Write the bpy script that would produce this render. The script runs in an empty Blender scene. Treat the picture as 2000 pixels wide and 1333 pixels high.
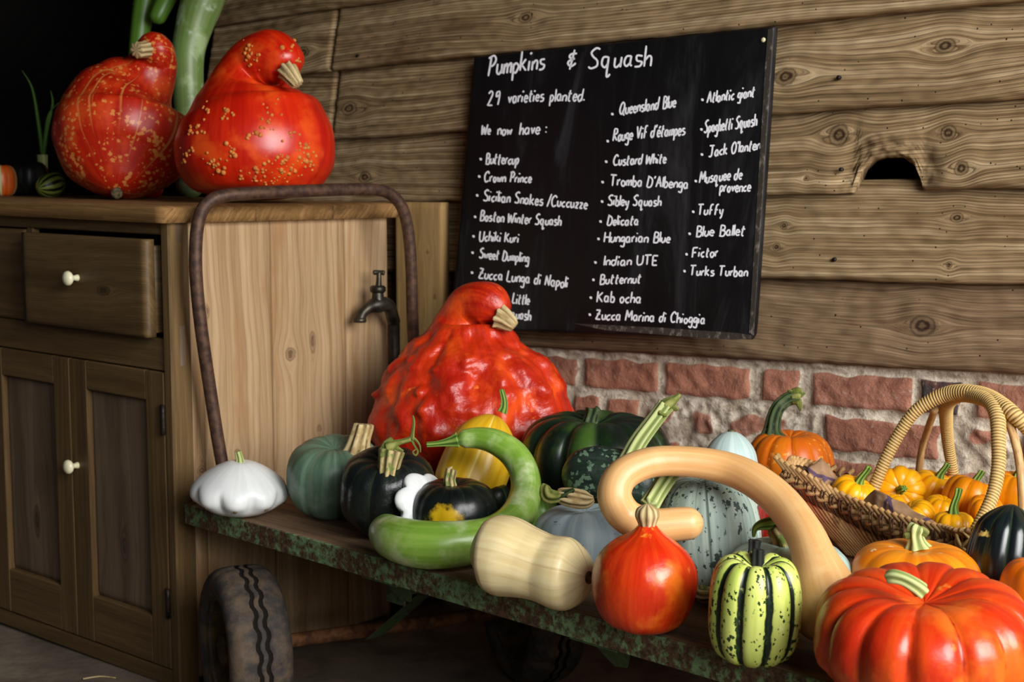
import bpy, bmesh, math, random
import numpy as np
from mathutils import Vector, Matrix, noise as mnoise

random.seed(7)
SC = bpy.context.scene
COL = SC.collection

# ------------------------------------------------------------------ camera
F = 2778.0
PITCH = math.atan(306.5 / F)
CAM = Vector((0, 0, .95))
FW = Vector((0, math.cos(PITCH), -math.sin(PITCH)))
UP = Vector((0, math.sin(PITCH), math.cos(PITCH)))
RT = Vector((1, 0, 0))
ZZ = Vector((0, 0, 1))


def ray(x, y): return FW + RT * ((x - 1000) / F) + UP * ((666.5 - y) / F)
def at(x, y, d): return CAM + ray(x, y) * d
def onz(x, y, z):
    r = ray(x, y); return CAM + r * ((z - CAM.z) / r.z)
def onpl(x, y, p, n):
    r = ray(x, y); return CAM + r * ((p - CAM).dot(n) / r.dot(n))
def depth(p): return (p - CAM).dot(FW)


cd = bpy.data.cameras.new('camera'); cam = bpy.data.objects.new('camera', cd); COL.objects.link(cam)
cd.sensor_width = 36; cd.lens = F / 2000 * 36
cam.location = CAM; cam.rotation_euler = (math.pi / 2 - PITCH, 0, 0)
cd.clip_start = .05
cd.dof.use_dof = True; cd.dof.focus_distance = 2.05; cd.dof.aperture_fstop = 8
SC.camera = cam


# ------------------------------------------------------------------ mesh helpers
def nz(p, s, seed=0): return mnoise.noise(Vector((p[0] * s + seed * 7.3, p[1] * s - seed * 3.1, p[2] * s + seed * 1.7)))
def sm(a, b, x):
    t = min(1, max(0, (x - a) / (b - a))); return t * t * (3 - 2 * t)


class MB:
    """collects geometry plus per-vertex attributes and links it as one mesh"""
    def __init__(s): s.v = []; s.f = []; s.a = {}; s.mi = []

    def add(s, v, f, mi=0, **at_):
        o = len(s.v); s.v += [Vector(p) for p in v]
        s.f += [tuple(i + o for i in q) for q in f]; s.mi += [mi] * len(f)
        for k, d in at_.items():
            l = s.a.setdefault(k, {})
            for i, x in enumerate(d): l[i + o] = x
        return s

    def box(s, o, A, B, C, bev=.0015, al=0, mi=0):
        """box with chamfered edges from corner o along A,B,C; grain runs along edge number al"""
        E = [A, B, C]; Ln = [e.length for e in E]; D = [e.normalized() for e in E]
        b = min(bev, min(Ln) * .3)
        vs = []; idx = {}
        for c in range(8):
            sg = [(c >> k) & 1 for k in range(3)]
            for ax in range(3):
                t = [(Ln[k] if sg[k] else 0) + (0 if k == ax else (-b if sg[k] else b)) for k in range(3)]
                idx[(c, ax)] = len(vs); vs.append(t)
        fs = []
        for ax in range(3):
            o1, o2 = [(1, 2), (2, 0), (0, 1)][ax]
            for sd_ in (0, 1):
                cs = [(sd_ << ax) | (p << o1) | (q << o2) for p, q in ((0, 0), (1, 0), (1, 1), (0, 1))]
                q = [idx[(c, ax)] for c in cs]
                fs.append(tuple(q if sd_ else q[::-1]))
        for ax in range(3):
            o1, o2 = [(1, 2), (2, 0), (0, 1)][ax]
            for p in (0, 1):
                for q in (0, 1):
                    c0 = (p << o1) | (q << o2); c1 = c0 | (1 << ax)
                    r = [idx[(c0, o1)], idx[(c1, o1)], idx[(c1, o2)], idx[(c0, o2)]]
                    fs.append(tuple(r if (p ^ q) else r[::-1]))
        for c in range(8):
            r = [idx[(c, 0)], idx[(c, 1)], idx[(c, 2)]]
            par = bin(c).count('1') & 1
            fs.append(tuple(r if par else r[::-1]))
        W = [o + D[0] * t[0] + D[1] * t[1] + D[2] * t[2] for t in vs]
        det = D[0].cross(D[1]).dot(D[2])
        if det < 0: fs = [f[::-1] for f in fs]
        sd0 = random.random() * 50
        oth = [k for k in range(3) if k != al]
        return s.add(W, fs, mi, al=[t[al] + sd0 for t in vs], gr=[t[oth[0]] + t[oth[1]] * .9 + sd0 for t in vs], kn=[9] * len(vs))

    def tube(s, pts, rad, n=10, ridge=0, nr=6, caps=True, mi=0, step=3, twist=0, rnd=(0, 0), dens=0):
        """swept tube through control points; rad list; ridge gives a fluted section; rnd = rounded end lengths"""
        P, R = spline(pts, rad, max(2, step * (len(pts) - 1)))
        P, R = roundends(P, R, rnd, dens)
        vs, fs, pol = sweep(P, R, n, lambda th, t: 1 + ridge * math.cos(nr * th + twist * t * 6), caps)
        rb = [math.cos(nr * math.atan2(q[1], q[0])) * .5 + .5 for q in pol]
        return s.add(vs, fs, mi, pol=pol, rib=rb)

    def build(s, name, mats, parent=None, loc=None, smooth=True):
        if loc is None: loc = parent['_w'] if parent is not None and '_w' in parent else Vector((0, 0, 0))
        loc = Vector(loc)
        me = bpy.data.meshes.new(name)
        me.from_pydata([tuple(p - loc) for p in s.v], [], s.f)
        mats = mats if isinstance(mats, (list, tuple)) else [mats]
        for m in mats: me.materials.append(m)
        if len(mats) > 1: me.polygons.foreach_set('material_index', s.mi)
        if smooth: me.polygons.foreach_set('use_smooth', [True] * len(me.polygons))
        for k, d in s.a.items():
            vec = k == 'pol'
            a = me.attributes.new(k, 'FLOAT_VECTOR' if vec else 'FLOAT', 'POINT')
            if vec: a.data.foreach_set('vector', [c for i in range(len(s.v)) for c in d.get(i, (0, 0, 0))])
            else: a.data.foreach_set('value', [float(d.get(i, 0)) for i in range(len(s.v))])
        me.update()
        o = bpy.data.objects.new(name, me); COL.objects.link(o)
        if parent is None: o.location = loc
        else:
            o.parent = parent
            pw = Vector(parent['_w']) if '_w' in parent else Vector((0, 0, 0))
            o.location = loc - pw
        o['_w'] = tuple(loc)
        return o


def spline(pts, rad, n):
    pts = [Vector(p) for p in pts]; m = len(pts)
    if not isinstance(rad, (list, tuple)): rad = [rad] * m
    P, R = [], []
    for i in range(n + 1):
        t = i / n * (m - 1); k = min(m - 2, int(t)); u = t - k
        q = [pts[max(0, k - 1)], pts[k], pts[k + 1], pts[min(m - 1, k + 2)]]
        r = [rad[max(0, k - 1)], rad[k], rad[k + 1], rad[min(m - 1, k + 2)]]
        w = (-.5 * u + u * u - .5 * u ** 3, 1 - 2.5 * u * u + 1.5 * u ** 3, .5 * u + 2 * u * u - 1.5 * u ** 3, -.5 * u * u + .5 * u ** 3)
        P.append(sum((q[j] * w[j] for j in range(4)), Vector()))
        R.append(sum(r[j] * w[j] for j in range(4)))
    return P, R


def roundends(P, R, rnd, dens=0):
    if not (rnd[0] or rnd[1]): return P, R
    L = [0]
    for a, b in zip(P, P[1:]): L.append(L[-1] + (b - a).length)
    T = L[-1]; N = max(len(P), dens or 40)
    c0, c1 = rnd[0] or 0, rnd[1] or 0
    ss = []
    if c0: ss += [c0 * (1 - math.cos(math.pi / 2 * i / 10)) for i in range(10)]
    mid = max(4, N)
    ss += [c0 + (T - c0 - c1) * i / mid for i in range(mid + 1)]
    if c1: ss += [T - c1 * (1 - math.sin(math.pi / 2 * i / 10)) for i in range(1, 11)]
    P2, R2 = [], []
    k = 0
    for x in ss:
        while k < len(L) - 2 and L[k + 1] < x: k += 1
        u = (x - L[k]) / max(1e-9, L[k + 1] - L[k])
        p = P[k].lerp(P[k + 1], u); r = R[k] + (R[k + 1] - R[k]) * u
        if c0 and x < c0: r *= math.sqrt(max(0, 1 - (1 - x / c0) ** 2))
        if c1 and x > T - c1: r *= math.sqrt(max(0, 1 - (1 - (T - x) / c1) ** 2))
        P2.append(p); R2.append(max(r, 1e-4))
    return P2, R2


def sweep(P, R, n, cs=None, caps=True, up=None):
    N = len(P); T = []
    for i in range(N):
        d = P[min(N - 1, i + 1)] - P[max(0, i - 1)]
        T.append(d.normalized() if d.length > 1e-9 else (T[-1] if T else Vector((0, 0, 1))))
    a = up or (Vector((0, 0, 1)) if abs(T[0].z) < .9 else Vector((1, 0, 0)))
    X = (a - T[0] * a.dot(T[0])).normalized()
    vs, fs, pol = [], [], []
    for i in range(N):
        X = (X - T[i] * X.dot(T[i])).normalized(); Y = T[i].cross(X)
        t = i / (N - 1)
        for j in range(n):
            th = 2 * math.pi * j / n
            r = R[i] * (cs(th, t) if cs else 1)
            vs.append(P[i] + X * (r * math.cos(th)) + Y * (r * math.sin(th)))
            pol.append((math.cos(th), math.sin(th), t))
    for i in range(N - 1):
        for j in range(n):
            k = (j + 1) % n
            fs.append((i * n + j, i * n + k, (i + 1) * n + k, (i + 1) * n + j))
    if caps:
        vs += [P[0], P[-1]]; pol += [(0, 0, 0), (0, 0, 1)]
        for j in range(n):
            k = (j + 1) % n
            fs.append((N * n, k, j)); fs.append((N * n + 1, (N - 1) * n + j, (N - 1) * n + k))
    return vs, fs, pol


def lathe(mb, o, ax, prof, n=20, mi=0):
    """prof: list of (r, h) along axis ax from o"""
    ax = ax.normalized(); a = Vector((0, 0, 1)) if abs(ax.z) < .9 else Vector((1, 0, 0))
    X = (a - ax * a.dot(ax)).normalized(); Y = ax.cross(X)
    vs, fs = [], []
    for r, h in prof:
        for j in range(n):
            th = 2 * math.pi * j / n
            vs.append(o + ax * h + X * (r * math.cos(th)) + Y * (r * math.sin(th)))
    N = len(prof)
    for i in range(N - 1):
        for j in range(n):
            k = (j + 1) % n
            fs.append((i * n + j, i * n + k, (i + 1) * n + k, (i + 1) * n + j))
    fs.append(tuple(range(n))[::-1]); fs.append(tuple((N - 1) * n + j for j in range(n)))
    return mb.add(vs, fs, mi)


def thing(name, label, cat, loc, group=None):
    o = bpy.data.objects.new(name, None); COL.objects.link(o)
    o.empty_display_size = .05
    o.location = loc; o['_w'] = tuple(loc)
    o['label'] = label; o['category'] = cat
    if group: o['group'] = group
    return o


def tag(o, label, cat, group=None, kind=None):
    if label: o['label'] = label
    if cat: o['category'] = cat
    if group: o['group'] = group
    if kind: o['kind'] = kind
    return o


# ------------------------------------------------------------------ material helpers
def lin(c): return tuple(((x / 255) / 12.92 if x <= 10 else ((x / 255 + .055) / 1.055) ** 2.4) for x in c[:3]) + (1,)


class NT:
    def __init__(s, name, rough=.5, spec=.4, metal=0):
        s.m = bpy.data.materials.new(name); s.m.use_nodes = True
        s.t = s.m.node_tree; s.b = s.t.nodes['Principled BSDF']
        s.b.inputs['Roughness'].default_value = rough
        s.b.inputs['Specular IOR Level'].default_value = spec
        s.b.inputs['Metallic'].default_value = metal

    def nd(s, ty, **kw):
        n = s.t.nodes.new(ty)
        for k, v in kw.items(): setattr(n, k, v)
        return n

    def put(s, sock, v):
        if v is None: return
        if hasattr(v, 'is_output'): s.t.links.new(v, sock)
        else: sock.default_value = v

    def attr(s, name, vec=False):
        n = s.nd('ShaderNodeAttribute', attribute_name=name); return n.outputs['Vector' if vec else 'Fac']
    def obj(s): return s.nd('ShaderNodeTexCoord').outputs['Object']
    def mapv(s, v, sc=(1, 1, 1), loc=(0, 0, 0)):
        n = s.nd('ShaderNodeMapping'); s.put(n.inputs['Vector'], v); n.inputs['Scale'].default_value = sc; n.inputs['Location'].default_value = loc
        return n.outputs[0]
    def comb(s, x, y, z=0.):
        n = s.nd('ShaderNodeCombineXYZ')
        for i, v in enumerate((x, y, z)): s.put(n.inputs[i], v)
        return n.outputs[0]
    def noise(s, v, sc, det=4, rough=.55, dist=0.):
        n = s.nd('ShaderNodeTexNoise'); s.put(n.inputs['Vector'], v); n.inputs['Scale'].default_value = sc
        n.inputs['Detail'].default_value = det; n.inputs['Roughness'].default_value = rough; n.inputs['Distortion'].default_value = dist
        return n.outputs['Fac']
    def vor(s, v, sc, feat='F1', out='Distance', rnd=1):
        n = s.nd('ShaderNodeTexVoronoi', feature=feat); s.put(n.inputs['Vector'], v); n.inputs['Scale'].default_value = sc
        n.inputs['Randomness'].default_value = rnd
        return n.outputs[out]
    def mth(s, op, a, b=None, c=None):
        n = s.nd('ShaderNodeMath', operation=op); s.put(n.inputs[0], a); s.put(n.inputs[1], b)
        if c is not None: s.put(n.inputs[2], c)
        return n.outputs[0]
    def stp(s, x, a, b, lo=0., hi=1.):
        n = s.nd('ShaderNodeMapRange', interpolation_type='SMOOTHSTEP'); s.put(n.inputs['Value'], x)
        n.inputs['From Min'].default_value = a; n.inputs['From Max'].default_value = b
        n.inputs['To Min'].default_value = lo; n.inputs['To Max'].default_value = hi
        return n.outputs[0]
    def ramp(s, f, stops):
        n = s.nd('ShaderNodeValToRGB'); e = n.color_ramp.elements
        while len(e) > 1: e.remove(e[-1])
        for i, (p, c) in enumerate(stops):
            q = e[0] if i == 0 else e.new(p)
            q.position = p; q.color = lin(c)
        s.put(n.inputs[0], f); return n.outputs[0]
    def mix(s, f, a, b, mode='MIX'):
        n = s.nd('ShaderNodeMix', data_type='RGBA', blend_type=mode)
        s.put(n.inputs[0], f)
        for i, v in ((6, a), (7, b)):
            if isinstance(v, tuple): v = lin(v)
            s.put(n.inputs[i], v)
        return n.outputs[2]
    def col(s, c):
        if isinstance(c, tuple): c = lin(c)
        s.put(s.b.inputs['Base Color'], c); return s
    def bump(s, h, st=.3, dist=.002):
        n = s.nd('ShaderNodeBump'); n.inputs['Strength'].default_value = st; n.inputs['Distance'].default_value = dist
        s.put(n.inputs['Height'], h); s.t.links.new(n.outputs[0], s.b.inputs['Normal']); return s
    def rgh(s, v): s.put(s.b.inputs['Roughness'], v); return s


def wood(name, dark, mid, light, ring=110, rb=.5, line=.55, bump=.4, stain=None, rough=.72, spec=.2, grey=None, holes=0):
    """timber: reads gr (across grain), al (along grain), kn (distance from nearest knot)"""
    n = NT(name, rough, spec)
    al, gr, kn = n.attr('al'), n.attr('gr'), n.attr('kn')
    v = n.comb(n.mth('MULTIPLY', al, 2.2), n.mth('MULTIPLY', gr, 9.))
    warp = n.noise(v, 1.0, 3)
    x = n.mth('ADD', n.mth('MULTIPLY', gr, float(ring)), n.mth('MULTIPLY', warp, 3.2))
    vv = n.comb(n.mth('MULTIPLY', al, 1.6), x)
    bands = n.noise(vv, .55, 2)
    saw = n.mth('FRACT', x)
    late = n.mth('POWER', saw, 3.)
    fine = n.noise(n.comb(n.mth('MULTIPLY', al, 9.), n.mth('MULTIPLY', gr, 900.)), 1., 3)
    f = n.mth('ADD', n.mth('MULTIPLY', bands, rb), n.mth('MULTIPLY', fine, 1 - rb))
    f = n.stp(f, .25, .75)
    c = n.ramp(f, [(0, dark), (.5, mid), (1, light)])
    c = n.mix(n.mth('MULTIPLY', late, line), c, dark)
    big = n.noise(n.comb(n.mth('MULTIPLY', al, 3.), n.mth('MULTIPLY', gr, 14.)), 1., 3)
    if stain: c = n.mix(n.stp(big, .52, .75, 0, .75), c, stain)
    if grey: c = n.mix(n.stp(big, .5, .25, 0, .7), c, grey)
    kn = n.mth('ADD', kn, n.mth('MULTIPLY', n.mth('SUBTRACT', n.noise(n.comb(n.mth('MULTIPLY', al, 60.), n.mth('MULTIPLY', gr, 60.)), 1., 3), .5), .5))
    kr = n.mth('SINE', n.mth('MULTIPLY', kn, 11.))
    kc = n.mix(n.stp(kr, -1, 1), tuple(int(q * .9) for q in dark), tuple(int(q * .85) for q in mid))
    kf = n.stp(kn, 1.15, .8)
    c = n.mix(kf, c, kc)
    ho = n.mth('MULTIPLY', n.stp(kn, .2, .0), .7)
    c = n.mix(ho, c, (18, 13, 8))
    if holes:
        hv = n.vor(n.comb(al, gr), float(holes)); c = n.mix(n.stp(hv, .09, .05), c, (25, 17, 10))
    n.col(c)
    h = n.mth('SUBTRACT', n.mth('MULTIPLY', bands, .5), n.mth('MULTIPLY', late, .55))
    h = n.mth('ADD', h, n.mth('MULTIPLY', fine, .35))
    n.bump(h, bump, .003)
    return n.m


def rind(name, base, second, streak=(4, 4, 1.2), seed=0., crease=None, cpow=(.55, .05), speck=None, spk=(60, .3, .22), tips=None,
         rough=.38, spec=.45, bsc=90, bst=.15, bd=.002, third=None, coat=0., patch=None, lines=None, mot=None):
    """skin of a squash: reads pol (cos, sin, t along the axis) and rib (1 on a lobe, 0 in a crease)"""
    n = NT(name, rough, spec)
    pol, rib, ob = n.attr('pol', True), n.attr('rib'), n.obj()
    sp = n.mapv(pol, streak, (seed, seed * .7, seed * .3))
    s1 = n.noise(sp, 1.3, 5, .6)
    c = n.mix(n.stp(s1, .36, .64), base, second)
    if third: c = n.mix(n.stp(n.noise(n.mapv(ob, (1, 1, 1), (seed, 3, 1)), 14., 4), .5, .68), c, third)
    if lines:
        col, sc, a, b = lines
        lv = n.noise(n.mapv(pol, (sc, sc, sc * .07), (seed, 9, 4)), 1., 2)
        c = n.mix(n.stp(lv, a, b), c, col)
    if tips: c = n.mix(n.stp(rib, tips[1], tips[2]), c, tips[0])
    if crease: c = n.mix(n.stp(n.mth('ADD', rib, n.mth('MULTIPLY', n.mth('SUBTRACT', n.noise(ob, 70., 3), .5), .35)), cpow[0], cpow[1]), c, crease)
    if mot:
        col, sc, a, b = mot
        c = n.mix(n.stp(n.noise(n.mapv(ob, (1, 1, 1), (2, seed, 5)), sc, 4, .6), a, b), c, col)
    if speck:
        nt = n.nd('ShaderNodeTexNoise'); nt.inputs['Scale'].default_value = spk[0] * 2.2; n.put(nt.inputs['Vector'], ob)
        ma = n.nd('ShaderNodeVectorMath', operation='MULTIPLY_ADD'); n.put(ma.inputs[0], nt.outputs['Color']); ma.inputs[1].default_value = (.9 / spk[0],) * 3; n.put(ma.inputs[2], n.mapv(ob, (1, 1, spk[3] if len(spk) > 3 else 1), (seed, 0, 2)))
        nv = n.mth('ADD', n.vor(ma.outputs[0], spk[0]), n.mth('MULTIPLY', n.mth('SUBTRACT', .5, n.noise(ob, spk[0] * .2, 3)), 1.3))
        c = n.mix(n.stp(nv, spk[1], spk[2]), c, speck)
    if patch:   # (colour, centre in object space, radius)
        col, ce, ra = patch
        d = n.nd('ShaderNodeVectorMath', operation='DISTANCE'); n.put(d.inputs[0], ob); d.inputs[1].default_value = ce
        q = n.mth('ADD', n.mth('DIVIDE', d.outputs['Value'], ra), n.mth('MULTIPLY', n.mth('SUBTRACT', n.noise(ob, 70., 4), .5), 1.0))
        c = n.mix(n.stp(q, .95, .6), c, col)
    n.col(c)
    n.bump(n.noise(ob, float(bsc), 3), bst, bd)
    if coat:
        n.b.inputs['Coat Weight'].default_value = coat; n.b.inputs['Coat Roughness'].default_value = .25
    return n.m


def plain(name, c1, c2, sc=60., rough=.6, spec=.3, metal=0, bst=.3, bd=.001, lo=.35, hi=.65):
    n = NT(name, rough, spec, metal); ob = n.obj()
    f = n.noise(ob, sc, 4); n.col(n.mix(n.stp(f, lo, hi), c1, c2)); n.bump(n.noise(ob, sc * 2, 4), bst, bd)
    return n.m


def stalk(name, c1, c2, c3=None, ridge=14.):
    """dry or green stalk with flutes: rib attribute separates ridge and groove"""
    n = NT(name, .65, .25); pol, rib, ob = n.attr('pol', True), n.attr('rib'), n.obj()
    f = n.noise(n.mapv(pol, (ridge, ridge, 1.)), 1., 3)
    c = n.mix(n.stp(n.mth('ADD', n.mth('MULTIPLY', rib, .6), n.mth('MULTIPLY', f, .7)), .35, .8), c1, c2)
    if c3: c = n.mix(n.stp(n.noise(ob, 55., 3), .48, .66), c, c3)
    n.col(c); n.bump(n.mth('ADD', f, n.mth('MULTIPLY', rib, .4)), .5, .002)
    return n.m


M = {}
# timber
M['cladding'] = wood('weathered_cladding', (70, 50, 30), (152, 126, 90), (204, 180, 142), ring=165, line=.72, bump=1., rb=.6, stain=(84, 56, 28), holes=45)
M['sill'] = wood('weathered_beam', (64, 48, 34), (134, 108, 80), (178, 152, 120), ring=150, line=.5, bump=1., rb=.5, stain=(80, 58, 38), holes=40)
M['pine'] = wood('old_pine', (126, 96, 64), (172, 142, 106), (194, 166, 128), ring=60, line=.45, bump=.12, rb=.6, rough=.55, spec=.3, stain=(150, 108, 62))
M['pinefront'] = wood('waxed_pine_shaded', (70, 51, 29), (98, 76, 46), (122, 97, 62), ring=60, line=.3, bump=.15, rb=.5, rough=.5, spec=.3, stain=(88, 64, 34))  # waxed front pine, darkened further to carry the shade on the cupboard front
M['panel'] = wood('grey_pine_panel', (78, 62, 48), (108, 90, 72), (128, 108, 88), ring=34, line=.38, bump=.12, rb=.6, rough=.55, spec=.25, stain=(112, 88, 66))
M['worktop'] = wood('worktop_pine', (96, 68, 36), (142, 106, 62), (176, 136, 88), ring=80, line=.35, bump=.3, rb=.5, stain=(84, 58, 32))
M['deck'] = wood('trolley_boards', (74, 56, 40), (122, 96, 72), (150, 122, 94), ring=90, line=.35, bump=.3, rb=.45, stain=(70, 54, 42))
M['plank'] = wood('pale_plank', (128, 98, 56), (168, 134, 84), (190, 158, 108), ring=50, line=.25, bump=.3, rb=.5, holes=14)
M['shade_black'] = wood('shade_black_boards', (8, 7, 6), (18, 15, 12), (28, 23, 18), ring=80, line=.5, bump=.4)  # near-black board colour stands in for the darkness of the recess

# metal and the rest
def paint_rust(name, pc, p2, rust, amt=(.46, .56)):
    n = NT(name, .55, .35); ob = n.obj()
    f = n.noise(ob, 70., 7, .72); g = n.noise(n.mapv(ob, (1, 1, 1), (5, 2, 8)), 9., 3)
    m = n.stp(n.mth('ADD', n.mth('MULTIPLY', f, .7), n.mth('MULTIPLY', g, .35)), amt[0], amt[1])
    a = n.mix(n.stp(n.noise(ob, 120., 3), .35, .65), pc, p2)
    r = n.mix(n.stp(n.noise(ob, 160., 4), .35, .65), rust, tuple(int(q * .6) for q in rust))
    n.col(n.mix(m, a, r)); n.bump(n.mth('ADD', n.mth('MULTIPLY', m, -.5), f), .5, .0015)
    return n.m
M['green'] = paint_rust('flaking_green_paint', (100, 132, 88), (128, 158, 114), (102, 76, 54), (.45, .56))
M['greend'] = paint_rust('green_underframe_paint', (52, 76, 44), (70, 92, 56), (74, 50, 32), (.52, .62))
M['rust'] = plain('rusty_steel_tube', (92, 66, 50), (62, 44, 36), 70., .55, .4, .35, .35)
M['rusty'] = plain('rusty_axle', (118, 78, 46), (76, 48, 30), 60., .8, .2, .1, .6)
M['iron'] = plain('dark_iron', (36, 32, 28), (58, 50, 42), 60., .5, .4, .6, .3)
M['tap'] = plain('tarnished_brass', (44, 41, 34), (72, 67, 55), 40., .42, .5, .7, .2)
M['ivory'] = plain('ivory_knob', (216, 206, 160), (228, 222, 186), 20., .25, .5, 0, .02)
M['hub'] = plain('muddy_wheel_rim', (58, 46, 26), (92, 72, 40), 30., .75, .2, .1, .4)

n = NT('dusty_tyre_rubber', .7, .3); ob = n.obj()
c = n.mix(n.stp(n.noise(ob, 26., 6, .65), .4, .62), (58, 54, 52), (94, 78, 62)); n.col(c); n.bump(n.noise(ob, 130., 4), .4, .002); M['tyre'] = n.m
n = NT('tyre_groove', .9, .1); n.col((30, 26, 22)); M['groove'] = n.m

n = NT('chalkboard_paint', .42, .35); ob = n.obj()
sm_ = n.noise(n.mapv(ob, (9, 9, 1.6)), 1., 5, .7, .6)
c = n.mix(n.stp(sm_, .5, .78), (13, 13, 15), (52, 52, 56)); n.col(c); n.rgh(n.stp(sm_, .3, .7, .38, .6)); n.bump(n.noise(ob, 140., 3), .05, .001); M['board'] = n.m
n = NT('worn_board_edge', .6, .3); ob = n.obj()
c = n.mix(n.stp(n.noise(n.mapv(ob, (1, 1, .5)), 90., 6, .7), .5, .66), (58, 52, 46), (122, 114, 104)); n.col(c); n.bump(n.noise(ob, 200., 4), .4, .001); M['bedge'] = n.m
n = NT('white_chalk_pen', .8, .2); n.col((250, 250, 255)); M['chalk'] = n.m

n = NT('brick_and_mortar', .88, .15); ob = n.obj(); br, bc = n.attr('br'), n.attr('bc')
t = n.noise(ob, 26., 6, .65); t2 = n.noise(n.mapv(ob, (1, 1, 1), (4, 4, 4)), 90., 5, .7)
bcol = n.ramp(bc, [(0, (66, 60, 60)), (.12, (74, 66, 66)), (.16, (156, 108, 88)), (.5, (176, 120, 96)), (.8, (166, 116, 96)), (1, (186, 136, 112))])
bcol = n.mix(n.stp(t, .45, .68, 0, .7), bcol, (128, 80, 66))
bcol = n.mix(n.stp(t2, .56, .72, 0, .8), bcol, (182, 158, 140))
mcol = n.mix(n.stp(t, .38, .62), (184, 168, 146), (222, 210, 190))
mcol = n.mix(n.stp(t2, .5, .66, 0, .6), mcol, (120, 104, 88))
c = n.mix(n.stp(br, .3, .62), mcol, bcol); n.col(c)
n.bump(n.mth('ADD', t2, n.mth('MULTIPLY', t, .6)), .8, .005); M['brick'] = n.m

n = NT('concrete_floor', .85, .15); ob = n.obj()
c = n.mix(n.stp(n.noise(ob, 5., 6, .65), .35, .65), (96, 84, 72), (132, 118, 102)); n.col(c); n.bump(n.noise(ob, 50., 5), .4, .004); M['floor'] = n.m

# stalks
M['st_dry'] = stalk('dry_stalk', (120, 96, 56), (206, 184, 136), (176, 150, 100))
M['st_green'] = stalk('green_stalk', (60, 92, 30), (132, 162, 70))
M['st_pale'] = stalk('pale_green_stalk', (122, 136, 70), (186, 194, 130))
M['st_dark'] = stalk('dark_green_stalk', (22, 32, 20), (64, 82, 44), (86, 96, 66))
M['st_black'] = stalk('blackish_stalk', (12, 14, 13), (34, 38, 32))
M['st_corky'] = stalk('corky_stalk', (92, 76, 44), (190, 170, 118), (98, 118, 50))
M['vine'] = stalk('vine_green', (70, 84, 30), (142, 142, 76), (108, 116, 48))
M['scar'] = plain('blossom_scar', (70, 60, 42), (120, 104, 76), 200., .8, .2, 0, .6)


# ------------------------------------------------------------------ boards with grain and knots
def plankmesh(mb, O, U, V, Nn, ln, wd, th, knots=(), seed=0, du=.012, dv=.006, bot=None, top=None, lean=0., rough=.0006, er=.003, tilt=0., wav=.012, mi=0, off_=None):
    """a board as a grid: U along, V across, Nn outwards. bot/top: functions of u giving the edges. lean: extra offset at the bottom edge"""
    bot = bot or (lambda u: 0.); top = top or (lambda u: wd)
    nu = max(2, int(ln / du)); nv = max(2, int(wd / dv))
    vs, al, gr, kn = [], [], [], []
    so = seed * 13.7
    for i in range(nu + 1):
        u = ln * i / nu; b, t = bot(u), top(u)
        for j in range(nv + 1):
            s = j / nv; v = b + (t - b) * s
            dv_, dt_ = (v - b), (t - v)
            e = min(dv_, dt_, u, ln - u)
            off = lean * (1 - s) - er * max(0, 1 - e / max(er, 1e-6)) ** 2 + rough * mnoise.noise(Vector((u * 30, v * 90, so))) * min(1, e / .004 + .2)
            if off_: off += off_(u, v)
            vs.append(O + U * u + V * v + Nn * off)
            g = v + wav * mnoise.noise(Vector((u * 1.6 + so, v * 5, so))) + tilt * u
            kk = 9.
            for (ku, kv, kr, asp) in knots:
                da, dc = (u - ku) / (kr * asp), (v - kv) / kr
                d = math.hypot(da, dc)
                kk = min(kk, d)
                push = kr * 1.15 * math.exp(-(da * .42) ** 2) * math.exp(-max(0, abs(dc) - .6) * .33)
                g -= push * dc / math.sqrt(dc * dc + .25)
            al.append(u + so); gr.append(g + so); kn.append(kk)
    fs = []
    for i in range(nu):
        for j in range(nv):
            a = i * (nv + 1) + j
            fs.append((a, a + nv + 1, a + nv + 2, a + 1))
    nf = len(vs)
    loop = [i * (nv + 1) for i in range(nu + 1)] + [nu * (nv + 1) + j for j in range(1, nv + 1)] + [i * (nv + 1) + nv for i in range(nu - 1, -1, -1)] + [j for j in range(nv - 1, 0, -1)]
    for k in loop:
        vs.append(vs[k] - Nn * th); al.append(al[k] + .3); gr.append(gr[k] + th * .8); kn.append(9)
    m = len(loop)
    for q in range(m):
        p = (q + 1) % m
        fs.append((loop[q], nf + q, nf + p, loop[p]))
    fs.append(tuple(nf + q for q in range(m))[::-1])
    if U.cross(V).dot(Nn) < 0: fs = [f[::-1] for f in fs]
    return mb.add(vs, fs, mi, al=al, gr=gr, kn=kn)


# ================================================================== THE SETTING
UW = Vector((.78694, -.61699, 0)).normalized()        # along the back wall, to the right
NW = Vector((-.61701, -.78696, 0))                    # out of the back wall, towards the room
W0 = Vector((-.18, 3.24, 0))
WSL = .02313 / .9997                                  # the old wall rises a little to the right
UWs = (UW + ZZ * WSL)


def wz(u, z, o=0.): return W0 + UW * u + NW * o + ZZ * z


def wl(u, z0): return z0 + WSL * u


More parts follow.
